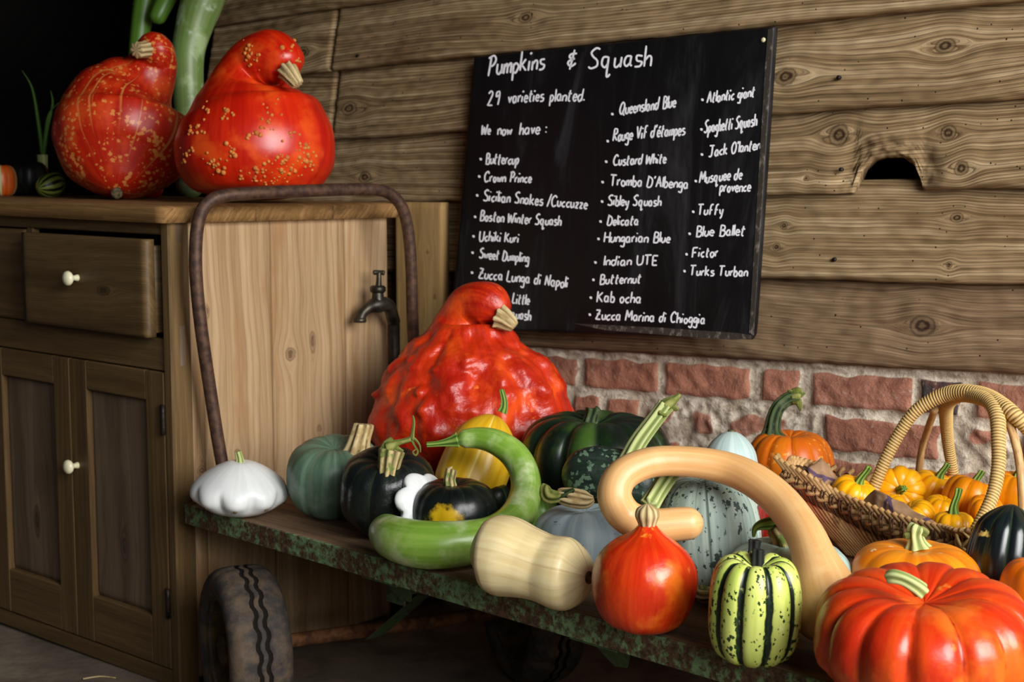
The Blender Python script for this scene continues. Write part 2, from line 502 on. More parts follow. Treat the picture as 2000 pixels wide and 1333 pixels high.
wall = MB()
UL, UR = -.74, 2.1
rows = [  # bottom edge z at u=0, top edge z at u=0, knots (u from UL, v, r, aspect)
    (1.366, 1.62, [(.6, .08, .02, 1.6), (1.5, .09, .02, 1.6)]),
    (1.223, 1.385, [(1.02, .07, .012, 1.6), (.35, .05, .014, 1.5), (2.1, .05, .012, 1.6)]),
    (1.062, 1.245, [(1.93, .098, .013, 1.5), (1.63, .065, .016, 1.5), (.5, .07, .016, 1.6), (.28, .05, .01, 1.6), (2.5, .1, .014, 1.5)]),
    (.911, 1.082, [(1.735, .105, .02, 1.0), (1.94, .10, .014, 1.0), (1.97, .038, .014, .9), (1.68, .028, .006, 1.), (.55, .06, .014, 1.4), (2.4, .06, .014, 1.5)]),
    (.752, .938, [(1.96, .112, .009, 1.4), (1.63, .10, .008, 1.), (1.62, .06, .008, 1.), (1.955, .03, .007, .8), (.4, .08, .014, 1.4), (2.45, .1, .012, 1.6)]),
]
for k, (b0, t0, kn_) in enumerate(rows):
    sd_ = k + 1
    def bot(u, k=k, sd_=sd_):
        x = UL + u
        e = .004 * mnoise.noise(Vector((x * 4, sd_ * 5.1, 0))) + .0016 * mnoise.noise(Vector((x * 22, sd_ * 3.3, 4)))
        if k == 3:   # the worn notch at the lower edge
            d = (x - 1.093) / .062
            e += .062 * math.sqrt(max(0, 1 - abs(d) ** 2.6)) * (1 + .05 * mnoise.noise(Vector((x * 90, 2, 2)))) if abs(d) < 1 else 0
        return e
    def top(u, b0=b0, t0=t0, k=k):
        if k == 4:
            return .959 - .0252 - .752
        return t0 - b0
    def wear(a):
        def f(u, v):
            x = (UL + u + a - 1.093) / .074; y = v / .078; q = (abs(x) ** 2.6 + max(0, y) ** 2.6) ** (1 / 2.6)
            w = 1 - sm(.85, 1.55, q)
            return -w * (.013 + .006 * mnoise.noise(Vector((u * 60, v * 60, 3))) + .004 * mnoise.noise(Vector((u * 150, v * 150, 9))))
        return f
    pl = [(0, UR - UL)]
    if k in (1, 2): pl = [(0, .447), (.449, UR - UL)]
    if k == 0: pl = [(0, 1.2), (1.203, UR - UL)]
    for a, b in pl:
        plankmesh(wall, wz(UL + a, wl(UL + a, b0), .0), UWs, ZZ, NW, b - a, t0 - b0, .022,
                  [(q[0] - a,) + q[1:] for q in kn_], seed=sd_ + a, du=.0055, dv=.0032, bot=lambda u, a=a, f=bot: f(u + a), top=top,
                  lean=.034 if k else .03, rough=.0026, er=.011, wav=.03, off_=(wear(a) if k == 3 else None))
for (u, z, o) in [(1.0, 1.118, .031), (1.01, .953, .033), (1.0, .79, .03), (-.2, 1.25, .032), (1.35, 1.12, .03), (.99, 1.285, .03)]:
    lathe(wall, wz(u, wl(u, z) - WSL * u * .0, o - .006), NW, [(.0038, 0), (.004, .006), (.0035, .0075)], 10, mi=1)
o = wall.build('wall_back', [M['cladding'], M['iron']]); tag(o, None, None, kind='structure')

sill = MB()
def sbot(u):
    x = UL + u
    return .006 * mnoise.noise(Vector((x * 3, 1.5, 0))) + .002 * mnoise.noise(Vector((x * 25, 7, 0)))
plankmesh(sill, wz(UL, wl(UL, .596), .0), UWs, ZZ, NW, UR - UL, .178, .09, [(1.905, .077, .019, 1.25), (.5, .1, .02, 1.3), (2.4, .08, .02, 1.3)], seed=9, du=.008, dv=.0045,
          bot=sbot, top=lambda u: .175, lean=.026, rough=.004, er=.012, wav=.035)
o = sill.build('trim_1', M['sill']); tag(o, None, None, kind='structure')

rc = MB(); rc.box(wz(UL + .05, .6, -.3), UW * (UR - UL), NW * .03, ZZ * 1.7)
o = rc.build('wall_back_lining', M['shade_black'], smooth=False); tag(o, None, None, kind='structure')
# brick plinth under the beam: one displaced surface
pxb = lambda x, y: (lambda p: ((p - W0).dot(UW), p.z))(onpl(x, y, W0, NW))
bricks = []   # u0,u1,z0,z1 (z at u=0 before slope), colour id, erosion
def course(z0, z1, edges, spec):
    for (a, b), (ci, er) in zip(edges, spec): bricks.append((a, b, z0, z1, ci, er))
course(.512, .577, [(-.2, -.005), (.005, .2), (.24, .404), (.421, .609), (.624, .818), (.841, .923), (.946, 1.146), (1.158, 1.236), (1.26, 1.36), (1.37, 1.57), (1.585, 1.79), (1.8, 2.0)],
       [(.5, .2), (.6, .2), (.7, .4), (.55, .25), (.5, .1), (.45, .2), (.72, .15), (.03, .4), (.3, .3), (.6, .3), (.5, .2), (.7, .2)])
course(.428, .497, [(-.2, .0), (.01, .2), (.22, .29), (.395, .465), (.478, .562), (.575, .745), (.765, .955), (.972, 1.20), (1.215, 1.33), (1.34, 1.52), (1.53, 1.73), (1.74, 1.95)],
       [(.5, .4), (.4, .4), (.6, .5), (.5, .4), (.45, .5), (.9, 1.6), (.85, 1.5), (.3, .5), (.8, 1.4), (.4, .5), (.6, .4), (.5, .5)])
course(.352, .415, [(-.2, .03), (.05, .24), (.26, .46), (.48, .66), (.68, .88), (.9, 1.08), (1.1, 1.27), (1.29, 1.47), (1.49, 1.68), (1.7, 1.9)],
       [(.5, .4)] * 4 + [(.6, 1.2), (.35, .5), (.8, 1.), (.4, .5), (.6, .4), (.5, .5)])
for kk in range(4):
    z0 = .352 - (kk + 1) * .079; off = .1 * (kk % 2)
    for j in range(10): bricks.append((-.2 + off + j * .215, -.2 + off + j * .215 + .2, z0, z0 + .065, .3 + .06 * j, .4))
bm_ = MB(); nu, nv = 470, 150
ua, ub, za, zb = -.35, 2.0, .0, .645
vs, bra, bca = [], [], []
for i in range(nu + 1):
    u = ua + (ub - ua) * i / nu
    for j in range(nv + 1):
        z = za + (zb - za) * j / nv
        p = Vector((u, z, 0))
        up_ = u + .006 * mnoise.noise(p * 24) ; zp = z - WSL * u + .006 * mnoise.noise(p * 24 + Vector((9, 9, 9)))
        best, bi, er = -1., .5, 0.
        for (a, b, c, d, ci, e) in bricks:
            if a - .02 < up_ < b + .02 and c - .02 < zp < d + .02:
                q = min(up_ - a, b - up_, zp - c, d - zp) - e * .010 * (.6 + mnoise.noise(p * 30 + Vector((0, 0, 5))))
                if q > best: best, bi, er = q, ci, e
        mk = sm(-.004, .006, best)
        if er > 1: mk *= sm(-.25, .3, mnoise.noise(p * 20 + Vector((3, 3, 0)))) * .85
        h = .007 * mk + .0035 * mnoise.noise(p * 40) + .004 * mnoise.noise(p * 14)
        if er > .9: h += .006 * mnoise.noise(p * 55)
        cr = zp - .578
        if cr > 0: h += .007 * sm(0, .012, cr) * (.7 + mnoise.noise(p * 12))
        vs.append(wz(u, z, h - .004)); bra.append(mk); bca.append(bi)
fs = []
for i in range(nu):
    for j in range(nv):
        a = i * (nv + 1) + j; fs.append((a, a + nv + 1, a + nv + 2, a + 1))
bm_.add(vs, fs, 0, br=bra, bc=bca)
o = bm_.build('wall_back_plinth', M['brick']); tag(o, None, None, kind='structure')
bk = MB(); bk.box(wz(ua, 0, -.02), UW * (ub - ua), NW * -.15, ZZ * .63)
o = bk.build('wall_back_core', M['floor'], smooth=False); tag(o, None, None, kind='structure')

fl = MB(); fl.box(Vector((-6, -3, -.1)), Vector((12, 0, 0)), Vector((0, 10, 0)), Vector((0, 0, .1)), .002)
o = fl.build('floor', M['floor'], smooth=False); tag(o, None, None, kind='structure')

# dark recess beyond the left end of the cladding
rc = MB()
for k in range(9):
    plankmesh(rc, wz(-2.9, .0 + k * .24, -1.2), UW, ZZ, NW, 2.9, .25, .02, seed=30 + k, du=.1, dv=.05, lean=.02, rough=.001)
o = rc.build('wall_rear', M['shade_black']); tag(o, None, None, kind='structure')
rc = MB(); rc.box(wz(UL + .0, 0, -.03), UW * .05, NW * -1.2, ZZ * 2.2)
o = rc.build('wall_return', M['shade_black'], smooth=False); tag(o, None, None, kind='structure')
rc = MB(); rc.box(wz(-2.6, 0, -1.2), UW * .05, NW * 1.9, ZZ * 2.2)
o = rc.build('wall_left', M['shade_black'], smooth=False); tag(o, None, None, kind='structure')
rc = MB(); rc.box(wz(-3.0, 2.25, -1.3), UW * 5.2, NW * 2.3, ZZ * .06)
o = rc.build('ceiling', M['shade_black'], smooth=False); tag(o, None, None, kind='structure')
rc = MB(); rc.box(wz(-3.0, 1.55, .03), UW * 3.35, NW * 1.1, ZZ * .05)  # unseen slab added to shade the upper-left wall and cupboard top
o = rc.build('added_light_blocker', M['shade_black'], smooth=False); tag(o, None, None, kind='structure')

# ================================================================== CUPBOARD
K = Vector((-.62496, 2.59067, 0))
FLh = Vector((-.77453, .63242, 0)).normalized()        # along the front, to the left
SD = Vector((.63247, .77459, 0)).normalized()          # along the side, away from the viewer
CSL = .0119                                            # the floor under it falls a little to the right
FLs = FLh + ZZ * CSL


def cp(a, b, h): return K + FLs * a + SD * b + ZZ * h


CW, CD = .95, .575
cup = thing('cupboard', 'old waxed pine cupboard with drawers over panelled doors, under the two big red pumpkins', 'cupboard', tuple(K))
def cbox(mb, a0, a1, b0, b1, h0, h1, al=0, bev=.002): return mb.box(cp(a0, b0, h0), FLs * (a1 - a0), SD * (b1 - b0), ZZ * (h1 - h0), bev, al)
# carcass
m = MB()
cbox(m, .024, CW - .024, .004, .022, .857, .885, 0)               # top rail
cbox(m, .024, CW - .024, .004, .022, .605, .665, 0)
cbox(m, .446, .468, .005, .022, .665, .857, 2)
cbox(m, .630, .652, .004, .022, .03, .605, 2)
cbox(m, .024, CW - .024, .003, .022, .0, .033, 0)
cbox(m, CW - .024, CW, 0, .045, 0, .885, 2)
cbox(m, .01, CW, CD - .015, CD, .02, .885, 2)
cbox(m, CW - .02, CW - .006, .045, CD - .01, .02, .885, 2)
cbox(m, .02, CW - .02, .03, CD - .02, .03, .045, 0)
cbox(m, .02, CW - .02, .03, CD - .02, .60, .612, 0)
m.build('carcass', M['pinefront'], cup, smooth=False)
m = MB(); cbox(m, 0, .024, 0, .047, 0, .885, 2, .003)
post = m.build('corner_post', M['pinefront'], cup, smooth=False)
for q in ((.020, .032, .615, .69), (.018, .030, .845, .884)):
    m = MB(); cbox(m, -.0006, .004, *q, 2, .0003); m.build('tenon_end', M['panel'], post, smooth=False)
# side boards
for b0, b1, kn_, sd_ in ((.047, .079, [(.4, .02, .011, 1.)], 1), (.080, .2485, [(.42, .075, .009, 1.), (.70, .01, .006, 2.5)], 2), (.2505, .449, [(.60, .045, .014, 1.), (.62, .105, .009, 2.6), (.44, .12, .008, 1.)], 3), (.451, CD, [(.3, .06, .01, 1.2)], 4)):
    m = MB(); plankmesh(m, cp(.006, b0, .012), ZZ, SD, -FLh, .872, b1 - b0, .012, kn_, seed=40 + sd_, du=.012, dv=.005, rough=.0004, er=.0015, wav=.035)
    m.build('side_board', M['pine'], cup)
# worktop boards
for b0, b1, sd_ in ((-.018, .197, 1), (.198, .40, 2), (.401, .59, 3)):
    m = MB(); plankmesh(m, cp(-.014, b0, .911), FLs, SD, ZZ, CW + .02, b1 - b0, .027, [], seed=50 + sd_, du=.03, dv=.008, rough=.001, er=.004)
    m.build('worktop_board', M['worktop'], cup)

def knob(par, a, h, b0):
    m = MB(); lathe(m, cp(a, b0, h), -SD, [(.007, -.002), (.0065, .002), (.005, .008), (.006, .013), (.0125, .017), (.0145, .021), (.013, .026), (.007, .029), (.001, .030)], 20)
    return m.build('knob', M['ivory'], par)

# drawers
def drawer(a0, a1, h0, h1, out, kn_, sd_, kb):
    m = MB(); plankmesh(m, cp(a0, -out, h0), FLs, ZZ, -SD, a1 - a0, h1 - h0, .02, kn_, seed=sd_, du=.012, dv=.006, rough=.0005, er=.002, wav=.03)
    cbox(m, a0 + .006, a0 + .018, -out + .02, .40, h0 + .006, h1 - .012, 1); cbox(m, a1 - .018, a1 - .006, -out + .02, .40, h0 + .006, h1 - .012, 1)
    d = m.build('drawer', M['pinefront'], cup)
    knob(d, kb[0], kb[1], -out)
    return d
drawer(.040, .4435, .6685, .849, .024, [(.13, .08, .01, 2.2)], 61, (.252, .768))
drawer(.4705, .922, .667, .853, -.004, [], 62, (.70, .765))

# doors
def door(a0, a1, hg, kb):
    h0, h1, sw = .036, .603, .056
    m = MB(); plankmesh(m, cp(a0 + sw - .004, .012, h0 + .09), ZZ, FLs, -SD, h1 - h0 - .142, a1 - a0 - 2 * sw + .008, .008, [(.12, .1, .012, 3.)], seed=70 + a0, du=.014, dv=.006, rough=.0003, wav=.05)
    d = m.build('door', M['panel'], cup)
    m = MB()
    cbox(m, a0, a0 + sw, .0, .02, h0, h1, 2); cbox(m, a1 - sw, a1, 0, .02, h0, h1, 2)
    cbox(m, a0 + sw, a1 - sw, .0005, .02, h1 - .057, h1, 0); cbox(m, a0 + sw, a1 - sw, .0005, .02, h0, h0 + .094, 0)
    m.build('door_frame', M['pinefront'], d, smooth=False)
    if kb: knob(d, kb[0], kb[1], 0)
    for h in hg:
        m = MB(); m.tube([cp(a0 - .001, -.004, h), cp(a0 - .001, -.004, h + .056)], .0042, 10)
        for q in (.014, .028, .042): lathe(m, cp(a0 - .001, -.004, h + q - .001), ZZ, [(.0048, 0), (.0048, .002)], 10)
        m.box(cp(a0 - .004, -.001, h), FLs * .012, SD * -.003, ZZ * .056, .0005)
        m.build('hinge', M['iron'], d)
door(.0255, .3265, (.137, .487), (.309, .39))
door(.3280, .629, (), None)
door(.6530, .925, (), (.67, .39))

# ================================================================== PLANK, TAP
m = MB(); plankmesh(m, wz(-.065, 0.002, .058), ZZ, UW, NW, .908, .142, .022, [(.8, .1, .008, 1.), (.70, .12, .006, 1.5), (.66, .05, .004, 1.), (.52, .03, .004, 1.5), (.86, .03, .006, 1.)], seed=81, du=.014, dv=.006, rough=.0006, er=.0025)
o = m.build('plank', M['plank'], None, loc=wz(.0, 0, .05)); tag(o, 'pale nail-holed plank standing upright against the wall between cupboard and chalkboard', 'plank')

sp_ = Vector((-.250, 2.998, 0))
tp = thing('garden_tap', 'tarnished brass tap on a dark standpipe beside the cupboard side', 'tap', tuple(sp_))
m = MB(); m.tube([sp_ + ZZ * .0, sp_ + ZZ * .3, sp_ + ZZ * .665], .0125, 12); m.build('standpipe', M['iron'], tp)
m = MB()
d0 = 2.945
m.tube([sp_ + ZZ * .660, at(758, 597, 2.97), at(737, 596, d0), at(720, 602, d0 - .01), at(708, 613, d0 - .015), at(703, 628, d0 - .015)], [.014, .014, .017, .012, .0105, .0115], 14, step=5)
m.tube([at(738, 600, d0), at(738, 572, d0), at(738, 562, d0)], [.014, .012, .011], 12)
lathe(m, at(738, 572, d0), ZZ, [(.014, 0), (.0165, .004), (.0165, .011), (.013, .015)], 6)
lathe(m, at(703, 630, d0 - .015), ZZ, [(.0125, 0), (.0135, .004), (.0125, .01)], 14)
m.build('body', M['tap'], tp)
m = MB(); m.tube([at(739, 566, d0), at(740, 545, d0), at(740, 532, d0)], [.007, .0055, .0055], 10)
m.tube([at(728, 533, d0), at(740, 532, d0), at(752, 534, d0)], [.006, .0045, .006], 10, rnd=(.004, .004))
m.build('handle', M['tap'], tp)

# ================================================================== CHALKBOARD
cTL, cTR = onpl(925, 112, wz(0, 0, .036), NW), onpl(1511, 52, wz(0, 0, .036), NW)
cBL, cBR = onpl(878, 640, wz(0, 0, .095), NW), onpl(1470, 664, wz(0, 0, .095), NW)
cn = (cTR - cBL).cross(cTL - cBR).normalized()
if cn.dot(NW) < 0: cn = -cn
cc = (cTL + cTR + cBL + cBR) / 4
cTL, cTR, cBL, cBR = [onpl(x, y, cc, cn) for x, y in ((925, 112), (1511, 52), (1470, 664), (878, 640))][:2] + [onpl(878, 640, cc, cn), onpl(1470, 664, cc, cn)]
cb = thing('chalkboard', 'black chalkboard listing pumpkin and squash varieties in white writing, on the weatherboards', 'chalkboard', tuple((cBL + cBR) / 2))
m = MB()
def bil(s, t, off=0): return cBL.lerp(cBR, s).lerp(cTL.lerp(cTR, s), t) + cn * off
gx, gy = 24, 20
vs = []; fs = []
def edge(s, t):
    e = min(s * .62, (1 - s) * .62, t * .58, (1 - t) * .58); return -.0025 * max(0, 1 - e / .004) ** 2
S_ = [0, .003, .008] + [.02 + .96 * i / gx for i in range(gx + 1)] + [.992, .997, 1]
T_ = [0, .003, .008] + [.02 + .96 * i / gy for i in range(gy + 1)] + [.992, .997, 1]
for s in S_:
    for t in T_:
        ss, tt = s, t
        if t < .03 and s > .97: ss = min(s, 1 - .012 * (1 - t / .03) ** 2)
        vs.append(bil(ss, tt, edge(s, t)))
nT = len(T_)
for i in range(len(S_) - 1):
    for j in range(nT - 1):
        a = i * nT + j; fs.append((a, a + nT, a + nT + 1, a + 1))
loop = [i * nT for i in range(len(S_))] + [(len(S_) - 1) * nT + j for j in range(1, nT)] + [i * nT + nT - 1 for i in range(len(S_) - 2, -1, -1)] + [j for j in range(nT - 2, 0, -1)]
o0 = len(vs)
for k in loop: vs.append(vs[k] - cn * .014)
for q in range(len(loop)):
    p = (q + 1) % len(loop); fs.append((loop[q], o0 + q, o0 + p, loop[p]))
fs.append(tuple(o0 + q for q in range(len(loop)))[::-1])
m.add(vs, fs); m.build('panel', M['board'], cb)
# worn bare strips along the right and bottom edges
m = MB()
def strip(m, pts, off=.0012):
    vs = [onpl(x, y, cc + cn * off, cn) for x, y in pts]; k = len(vs)
    vs += [v - cn * (off + .001) for v in vs]
    fs = [tuple(range(k))]
    for i in range(k): fs.append((i, k + i, k + (i + 1) % k, (i + 1) % k))
    m.add(vs, fs)
strip(m, [(1500, 58), (1510, 54), (1505, 130), (1496, 262), (1480, 510), (1471, 655), (1463, 650), (1472, 500), (1484, 300), (1495, 120)])
strip(m, [(1118, 632), (1300, 641), (1440, 651), (1466, 655), (1466, 662), (1430, 664), (1300, 655), (1180, 645)])
o = m.build('worn_edge', M['bedge'], cb, smooth=False); o['label'] = 'bare scuffed grey edge strips'
m = MB(); lathe(m, onpl(1491, 78, cc, cn), cn, [(.0045, 0), (.0045, .001), (.003, .0022)], 12)
o = m.build('screw', M['ivory'], cb); o['label'] = 'pale screw head'

GL = {'P': "1 0 2 10|0 9 4 10 6 8 4 5 1 5", 'S': "6 9 4 10 1 8 2 6 5 4 5 1 2 0 0 1", 'W': "0 9 1 0 4 7 6 0 9 10", 'B': "1 0 1 10|1 10 5 9 5 6 1 5|1 5 6 4 5 0 0 0",
      'C': "6 8 4 10 1 8 0 4 2 0 6 1", 'U': "0 10 0 3 2 0 5 1 6 4 6 10", 'K': "0 10 0 0|5 9 1 5|1 5 6 0", 'k': "0 10 0 0|4 6 1 3|1 3 5 0", 'D': "1 10 0 0|0 10 5 8 6 4 4 0 0 0",
      'Z': "0 9|0 9 5 9|5 9 0 0|0 0 6 0|1 5 5 5", 'L': "1 10 0 0|0 0 5 0", 'N': "0 0 1 9|1 9 5 0|5 0 6 10", 'J': "0 10 7 10|4 10 4 2 2 0 0 1", 'Q': "4 10 1 8 0 3 3 0 6 4 6 8 4 10|4 3 7 -1",
      'R': "0 0 1 10|1 10 5 9 5 6 1 5|1 5 6 0", 'V': "0 10 3 0|3 0 6 10", 'H': "0 10 0 0|6 10 6 0|0 5 6 5", 'I': "1 10 1 0", 'T': "0 10 7 10|3 10 3 0", 'E': "5 10 0 10|0 10 0 0|0 0 5 0|0 5 4 5",
      'F': "6 10 0 10|0 10 0 0|0 5 4 5", 'A': "0 0 3 10|3 10 6 0|1 4 6 4", 'M': "0 0 1 10|1 10 4 3|4 3 7 10|7 10 8 0", 'O': "4 10 1 8 0 4 2 0 5 1 6 6 4 10",
      'a': "4 5 1 5 0 2 2 0 4 2|4 5 4 1 5 0", 'b': "0 10 0 0|0 3 2 5 4 3 3 0 0 0", 'c': "4 5 1 4 0 2 2 0 4 1", 'd': "4 5 1 5 0 2 2 0 4 2|5 10 4 0", 'e': "0 3 4 3 3 5 1 5 0 2 2 0 4 1",
      'f': "5 10 2 9 1 0|0 5 4 5", 'g': "4 5 1 5 0 2 2 1 4 3|4 5 4 -3 2 -4 0 -3", 'h': "0 10 0 0|0 3 2 5 4 4 4 0", 'i': "0 5 0 0|0 8 1 9", 'l': "0 10 0 0", 'm': "0 5 0 0|0 3 2 5 3 3 3 0|3 3 5 5 6 4 6 0",
      'n': "0 5 0 0|0 3 2 5 4 4 4 0", 'o': "2 5 0 3 1 0 3 0 4 3 2 5", 'p': "0 5 0 -4|0 4 2 5 4 3 2 0 0 1", 'q': "4 5 1 5 0 2 2 0 4 2|4 5 4 -4 6 -3", 'r': "0 5 0 0|0 3 2 5 3 5",
      's': "4 5 1 5 1 3 4 2 3 0 0 0", 't': "2 9 1 1 3 0|0 6 4 6", 'u': "0 5 0 1 2 0 4 2|4 5 4 0", 'v': "0 5 2 0|2 0 4 5", 'w': "0 5 1 0|1 0 3 4|3 4 4 0|4 0 6 5", 'y': "0 5 1 1 4 2|4 5 3 -2 1 -4",
      'z': "0 5 4 5|4 5 0 0|0 0 4 0", "'": "1 10 0 8", '.': "0 0 0 1", ':': "0 0 0 1|0 4 0 5", '/': "0 -1 4 11", '&': "6 8 2 8 1 6 5 5|5 5 1 4 0 2 3 0 6 2|4 11 2 -2", '2': "0 8 2 10 4 8 1 2 0 0|0 0 5 0",
      '9': "4 9 1 9 1 6 4 7|4 9 4 5 3 0", 'é': "0 3 4 3 3 5 1 5 0 2 2 0 4 1|2 7 4 9"}


def write(text, x0, y0, x1, y1, cap, bullet=None, wpx=1.55, slant=.12):
    adv = 0.; st = []
    rr = random.Random(hash(text) % 999 if False else sum(map(ord, text)))
    for ch in text:
        if ch == ' ': adv += 4.5; continue
        mx = 0; dy = rr.uniform(-.3, .3)
        for s in GL[ch].split('|'):
            q = list(map(float, s.split()))
            p = [(q[i], q[i + 1]) for i in range(0, len(q), 2)]
            if len(p) < 2: continue
            mx = max([mx] + [a for a, b in p])
            st.append([(adv + a + rr.uniform(-.25, .25), b + dy + rr.uniform(-.25, .25)) for a, b in p])
        adv += mx + 1.9
    adv = max(1., adv - 1.9)
    m = MB()
    def ribbon(P, w):
        vs, fs = [], []
        for i, (x, y) in enumerate(P):
            xa, ya = P[max(0, i - 1)]; xb, yb = P[min(len(P) - 1, i + 1)]
            dx, dy = xb - xa, yb - ya; l = math.hypot(dx, dy) or 1
            ww = w * (.72 if i in (0, len(P) - 1) else 1)
            for sg in (1, -1): vs.append(onpl(x - dy / l * ww * sg, y + dx / l * ww * sg, cc + cn * .0007, cn))
        for i in range(len(P) - 1): fs.append((2 * i, 2 * i + 1, 2 * i + 3, 2 * i + 2))
        m.add(vs, fs)
    for s in st:
        P, _ = spline([Vector((a, b, 0)) for a, b in s], 1., 5 * (len(s) - 1))
        ribbon([(x0 + (x1 - x0) * p.x / adv + p.y * cap / 10 * slant, y0 + (y1 - y0) * p.x / adv - p.y * cap / 10) for p in P], wpx)
    if bullet: ribbon([(bullet[0] - 2.4, bullet[1]), (bullet[0] - 1, bullet[1] - .3), (bullet[0] + 1, bullet[1] + .2), (bullet[0] + 2.4, bullet[1])], 2.4)
    o = m.build('lettering', M['chalk'], cb, smooth=False); o['label'] = 'white handwriting reading ' + text


for a in [("Pumpkins", 951, 148, 1062, 134, 38, None, 1.9), ("&", 1108, 131, 1124, 129, 30, None, 1.9), ("Squash", 1149, 133, 1271, 128, 40, None, 1.9),
          ("29", 952, 206, 974, 204, 28), ("varieties", 992, 201, 1061, 197, 24), ("planted.", 1074, 198, 1140, 197, 24),
          ("We", 940, 263, 957, 263, 20), ("now", 972, 263, 999, 263, 22), ("have", 1015, 263, 1053, 261, 24), (":", 1066, 259, 1069, 259, 22),
          ("Buttercup", 948, 320, 1012, 321, 21, (939, 311)), ("Crown Prince", 946, 355, 1037, 357, 20, (936, 345)), ("Sicilian Snakes /Cuccuzze", 944, 392, 1146, 408, 21, (932, 382)),
          ("Boston Winter Squash", 937, 431, 1095, 441, 20, (928, 424)), ("Uchiki Kuri", 936, 471, 1012, 474, 19, (925, 462)), ("Sweet Dumpling", 936, 504, 1032, 513, 19, (923, 494)),
          ("Zucca Lunga di Napoli", 935, 543, 1108, 562, 21, (922, 533)), ("Jack", 937, 583, 968, 588, 22, (920, 569)), ("be Little", 981, 590, 1033, 596, 20), ("Squash", 988, 620, 1036, 626, 20),
          ("Queensland Blue", 1210, 224, 1319, 209, 24, (1196, 223)), ("Rouge Vif d'étampes", 1197, 276, 1337, 263, 24, (1187, 276)), ("Custard White", 1198, 323, 1300, 319, 20, (1184, 316)),
          ("Tromba D'Albenga", 1191, 362, 1343, 368, 21, (1177, 356)), ("Sibley Squash", 1187, 401, 1290, 403, 20, (1176, 394)), ("Delicata", 1186, 440, 1246, 440, 19, (1173, 433)),
          ("Hungarian Blue", 1180, 473, 1308, 474, 20, (1169, 467)), ("Indian UTE", 1178, 519, 1283, 518, 19, (1163, 513)), ("Butternut", 1171, 555, 1251, 553, 19, (1159, 547)),
          ("Kab ocha", 1166, 590, 1251, 592, 21, (1154, 582)), ("Zucca Marina di Chioggia", 1163, 624, 1376, 633, 20, (1152, 615)),
          ("Atlantic giant", 1381, 201, 1473, 189, 22, (1372, 195)), ("Spaghetti Squash", 1375, 260, 1477, 246, 24, (1370, 253)), ("Jack O'lantern", 1384, 307, 1490, 291, 22, (1371, 302)),
          ("Musquee de", 1366, 358, 1448, 350, 22, (1359, 354)), ("provence", 1406, 375, 1465, 374, 22), ("Tuffy", 1362, 420, 1411, 419, 20, (1354, 414)),
          ("Blue Ballet", 1359, 462, 1454, 460, 21, (1347, 457)), ("Fictor", 1352, 503, 1401, 501, 19, (1341, 497)), ("Turks Turban", 1347, 538, 1459, 540, 19, (1337, 530))]:
    write(*a)

# ================================================================== TROLLEY
DZ = .364
REST = DZ + .0014
A0 = onz(360, 986, DZ); LD = (onz(1600, 1333, DZ) - A0); LD.z = 0; LD.normalize(); SDk = Vector((-LD.y, LD.x, 0))
def dk(l, s, z=0.): return A0 + LD * l + SDk * s + ZZ * z
TL, TS = 1.85, .74
tr = thing('trolley', 'low farm trolley with a plank bed and flaking green steel edge, loaded with squashes', 'trolley', tuple(dk(.9, .37, -DZ)))
for k in range(4):
    w = (TS - .012) / 4
    m = MB(); plankmesh(m, dk(.006, .006 + k * w, -.0), LD, SDk, ZZ, TL - .012, w - .002, .02, [], seed=90 + k, du=.02, dv=.008, rough=.0006, er=.0015, wav=.03)
    m.build('deck_board', M['deck'], tr)
m = MB()
def tb(m, l0, l1, s0, s1, z0, z1, bev=.001): return m.box(dk(l0, s0, z0), LD * (l1 - l0), SDk * (s1 - s0), ZZ * (z1 - z0), bev)
tb(m, 0, TL, 0, .005, -.036, .0008); tb(m, 0, TL, TS - .005, TS, -.036, .0008); tb(m, 0, .005, .005, TS - .005, -.036, .0008); tb(m, TL - .005, TL, .005, TS - .005, -.036, .0008)
tb(m, .005, TL - .005, .005, .05, -.026, -.0215)
m.build('edge_rail', M['green'], tr, smooth=False)
# undercarriage
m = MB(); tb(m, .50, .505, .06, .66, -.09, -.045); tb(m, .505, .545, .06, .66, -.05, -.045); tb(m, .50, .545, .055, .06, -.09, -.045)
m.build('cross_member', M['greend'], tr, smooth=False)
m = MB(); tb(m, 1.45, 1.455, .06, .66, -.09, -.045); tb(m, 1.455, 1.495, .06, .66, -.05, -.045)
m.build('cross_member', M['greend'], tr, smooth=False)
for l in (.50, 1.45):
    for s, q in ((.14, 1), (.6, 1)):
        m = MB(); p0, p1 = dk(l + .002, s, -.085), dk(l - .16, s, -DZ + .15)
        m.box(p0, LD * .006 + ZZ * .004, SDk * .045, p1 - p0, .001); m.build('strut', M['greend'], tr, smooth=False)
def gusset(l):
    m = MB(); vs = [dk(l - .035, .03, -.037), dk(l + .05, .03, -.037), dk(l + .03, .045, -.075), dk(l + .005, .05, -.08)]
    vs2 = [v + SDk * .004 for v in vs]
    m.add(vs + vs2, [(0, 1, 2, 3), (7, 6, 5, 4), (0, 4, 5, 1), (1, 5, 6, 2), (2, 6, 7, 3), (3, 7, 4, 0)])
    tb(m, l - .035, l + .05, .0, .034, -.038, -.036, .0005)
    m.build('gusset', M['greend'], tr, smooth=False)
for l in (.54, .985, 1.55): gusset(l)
WR = .142
WC = at(478, 1290, 2.50); WC.z = WR; wl_ = (WC - A0).dot(LD); ws_ = (WC - A0).dot(SDk)
m = MB(); AXD = (SDk * .93 + LD * .36).normalized(); m.tube([WC + AXD * .02, WC + AXD * .3, WC + AXD * .6], .013, 12); m.build('axle', M['rusty'], tr)
m = MB(); m.tube([dk(1.46, .14, WR - DZ), dk(1.46, .4, WR - DZ), dk(1.46, .66, WR - DZ)], .013, 12); m.build('axle', M['rusty'], tr)
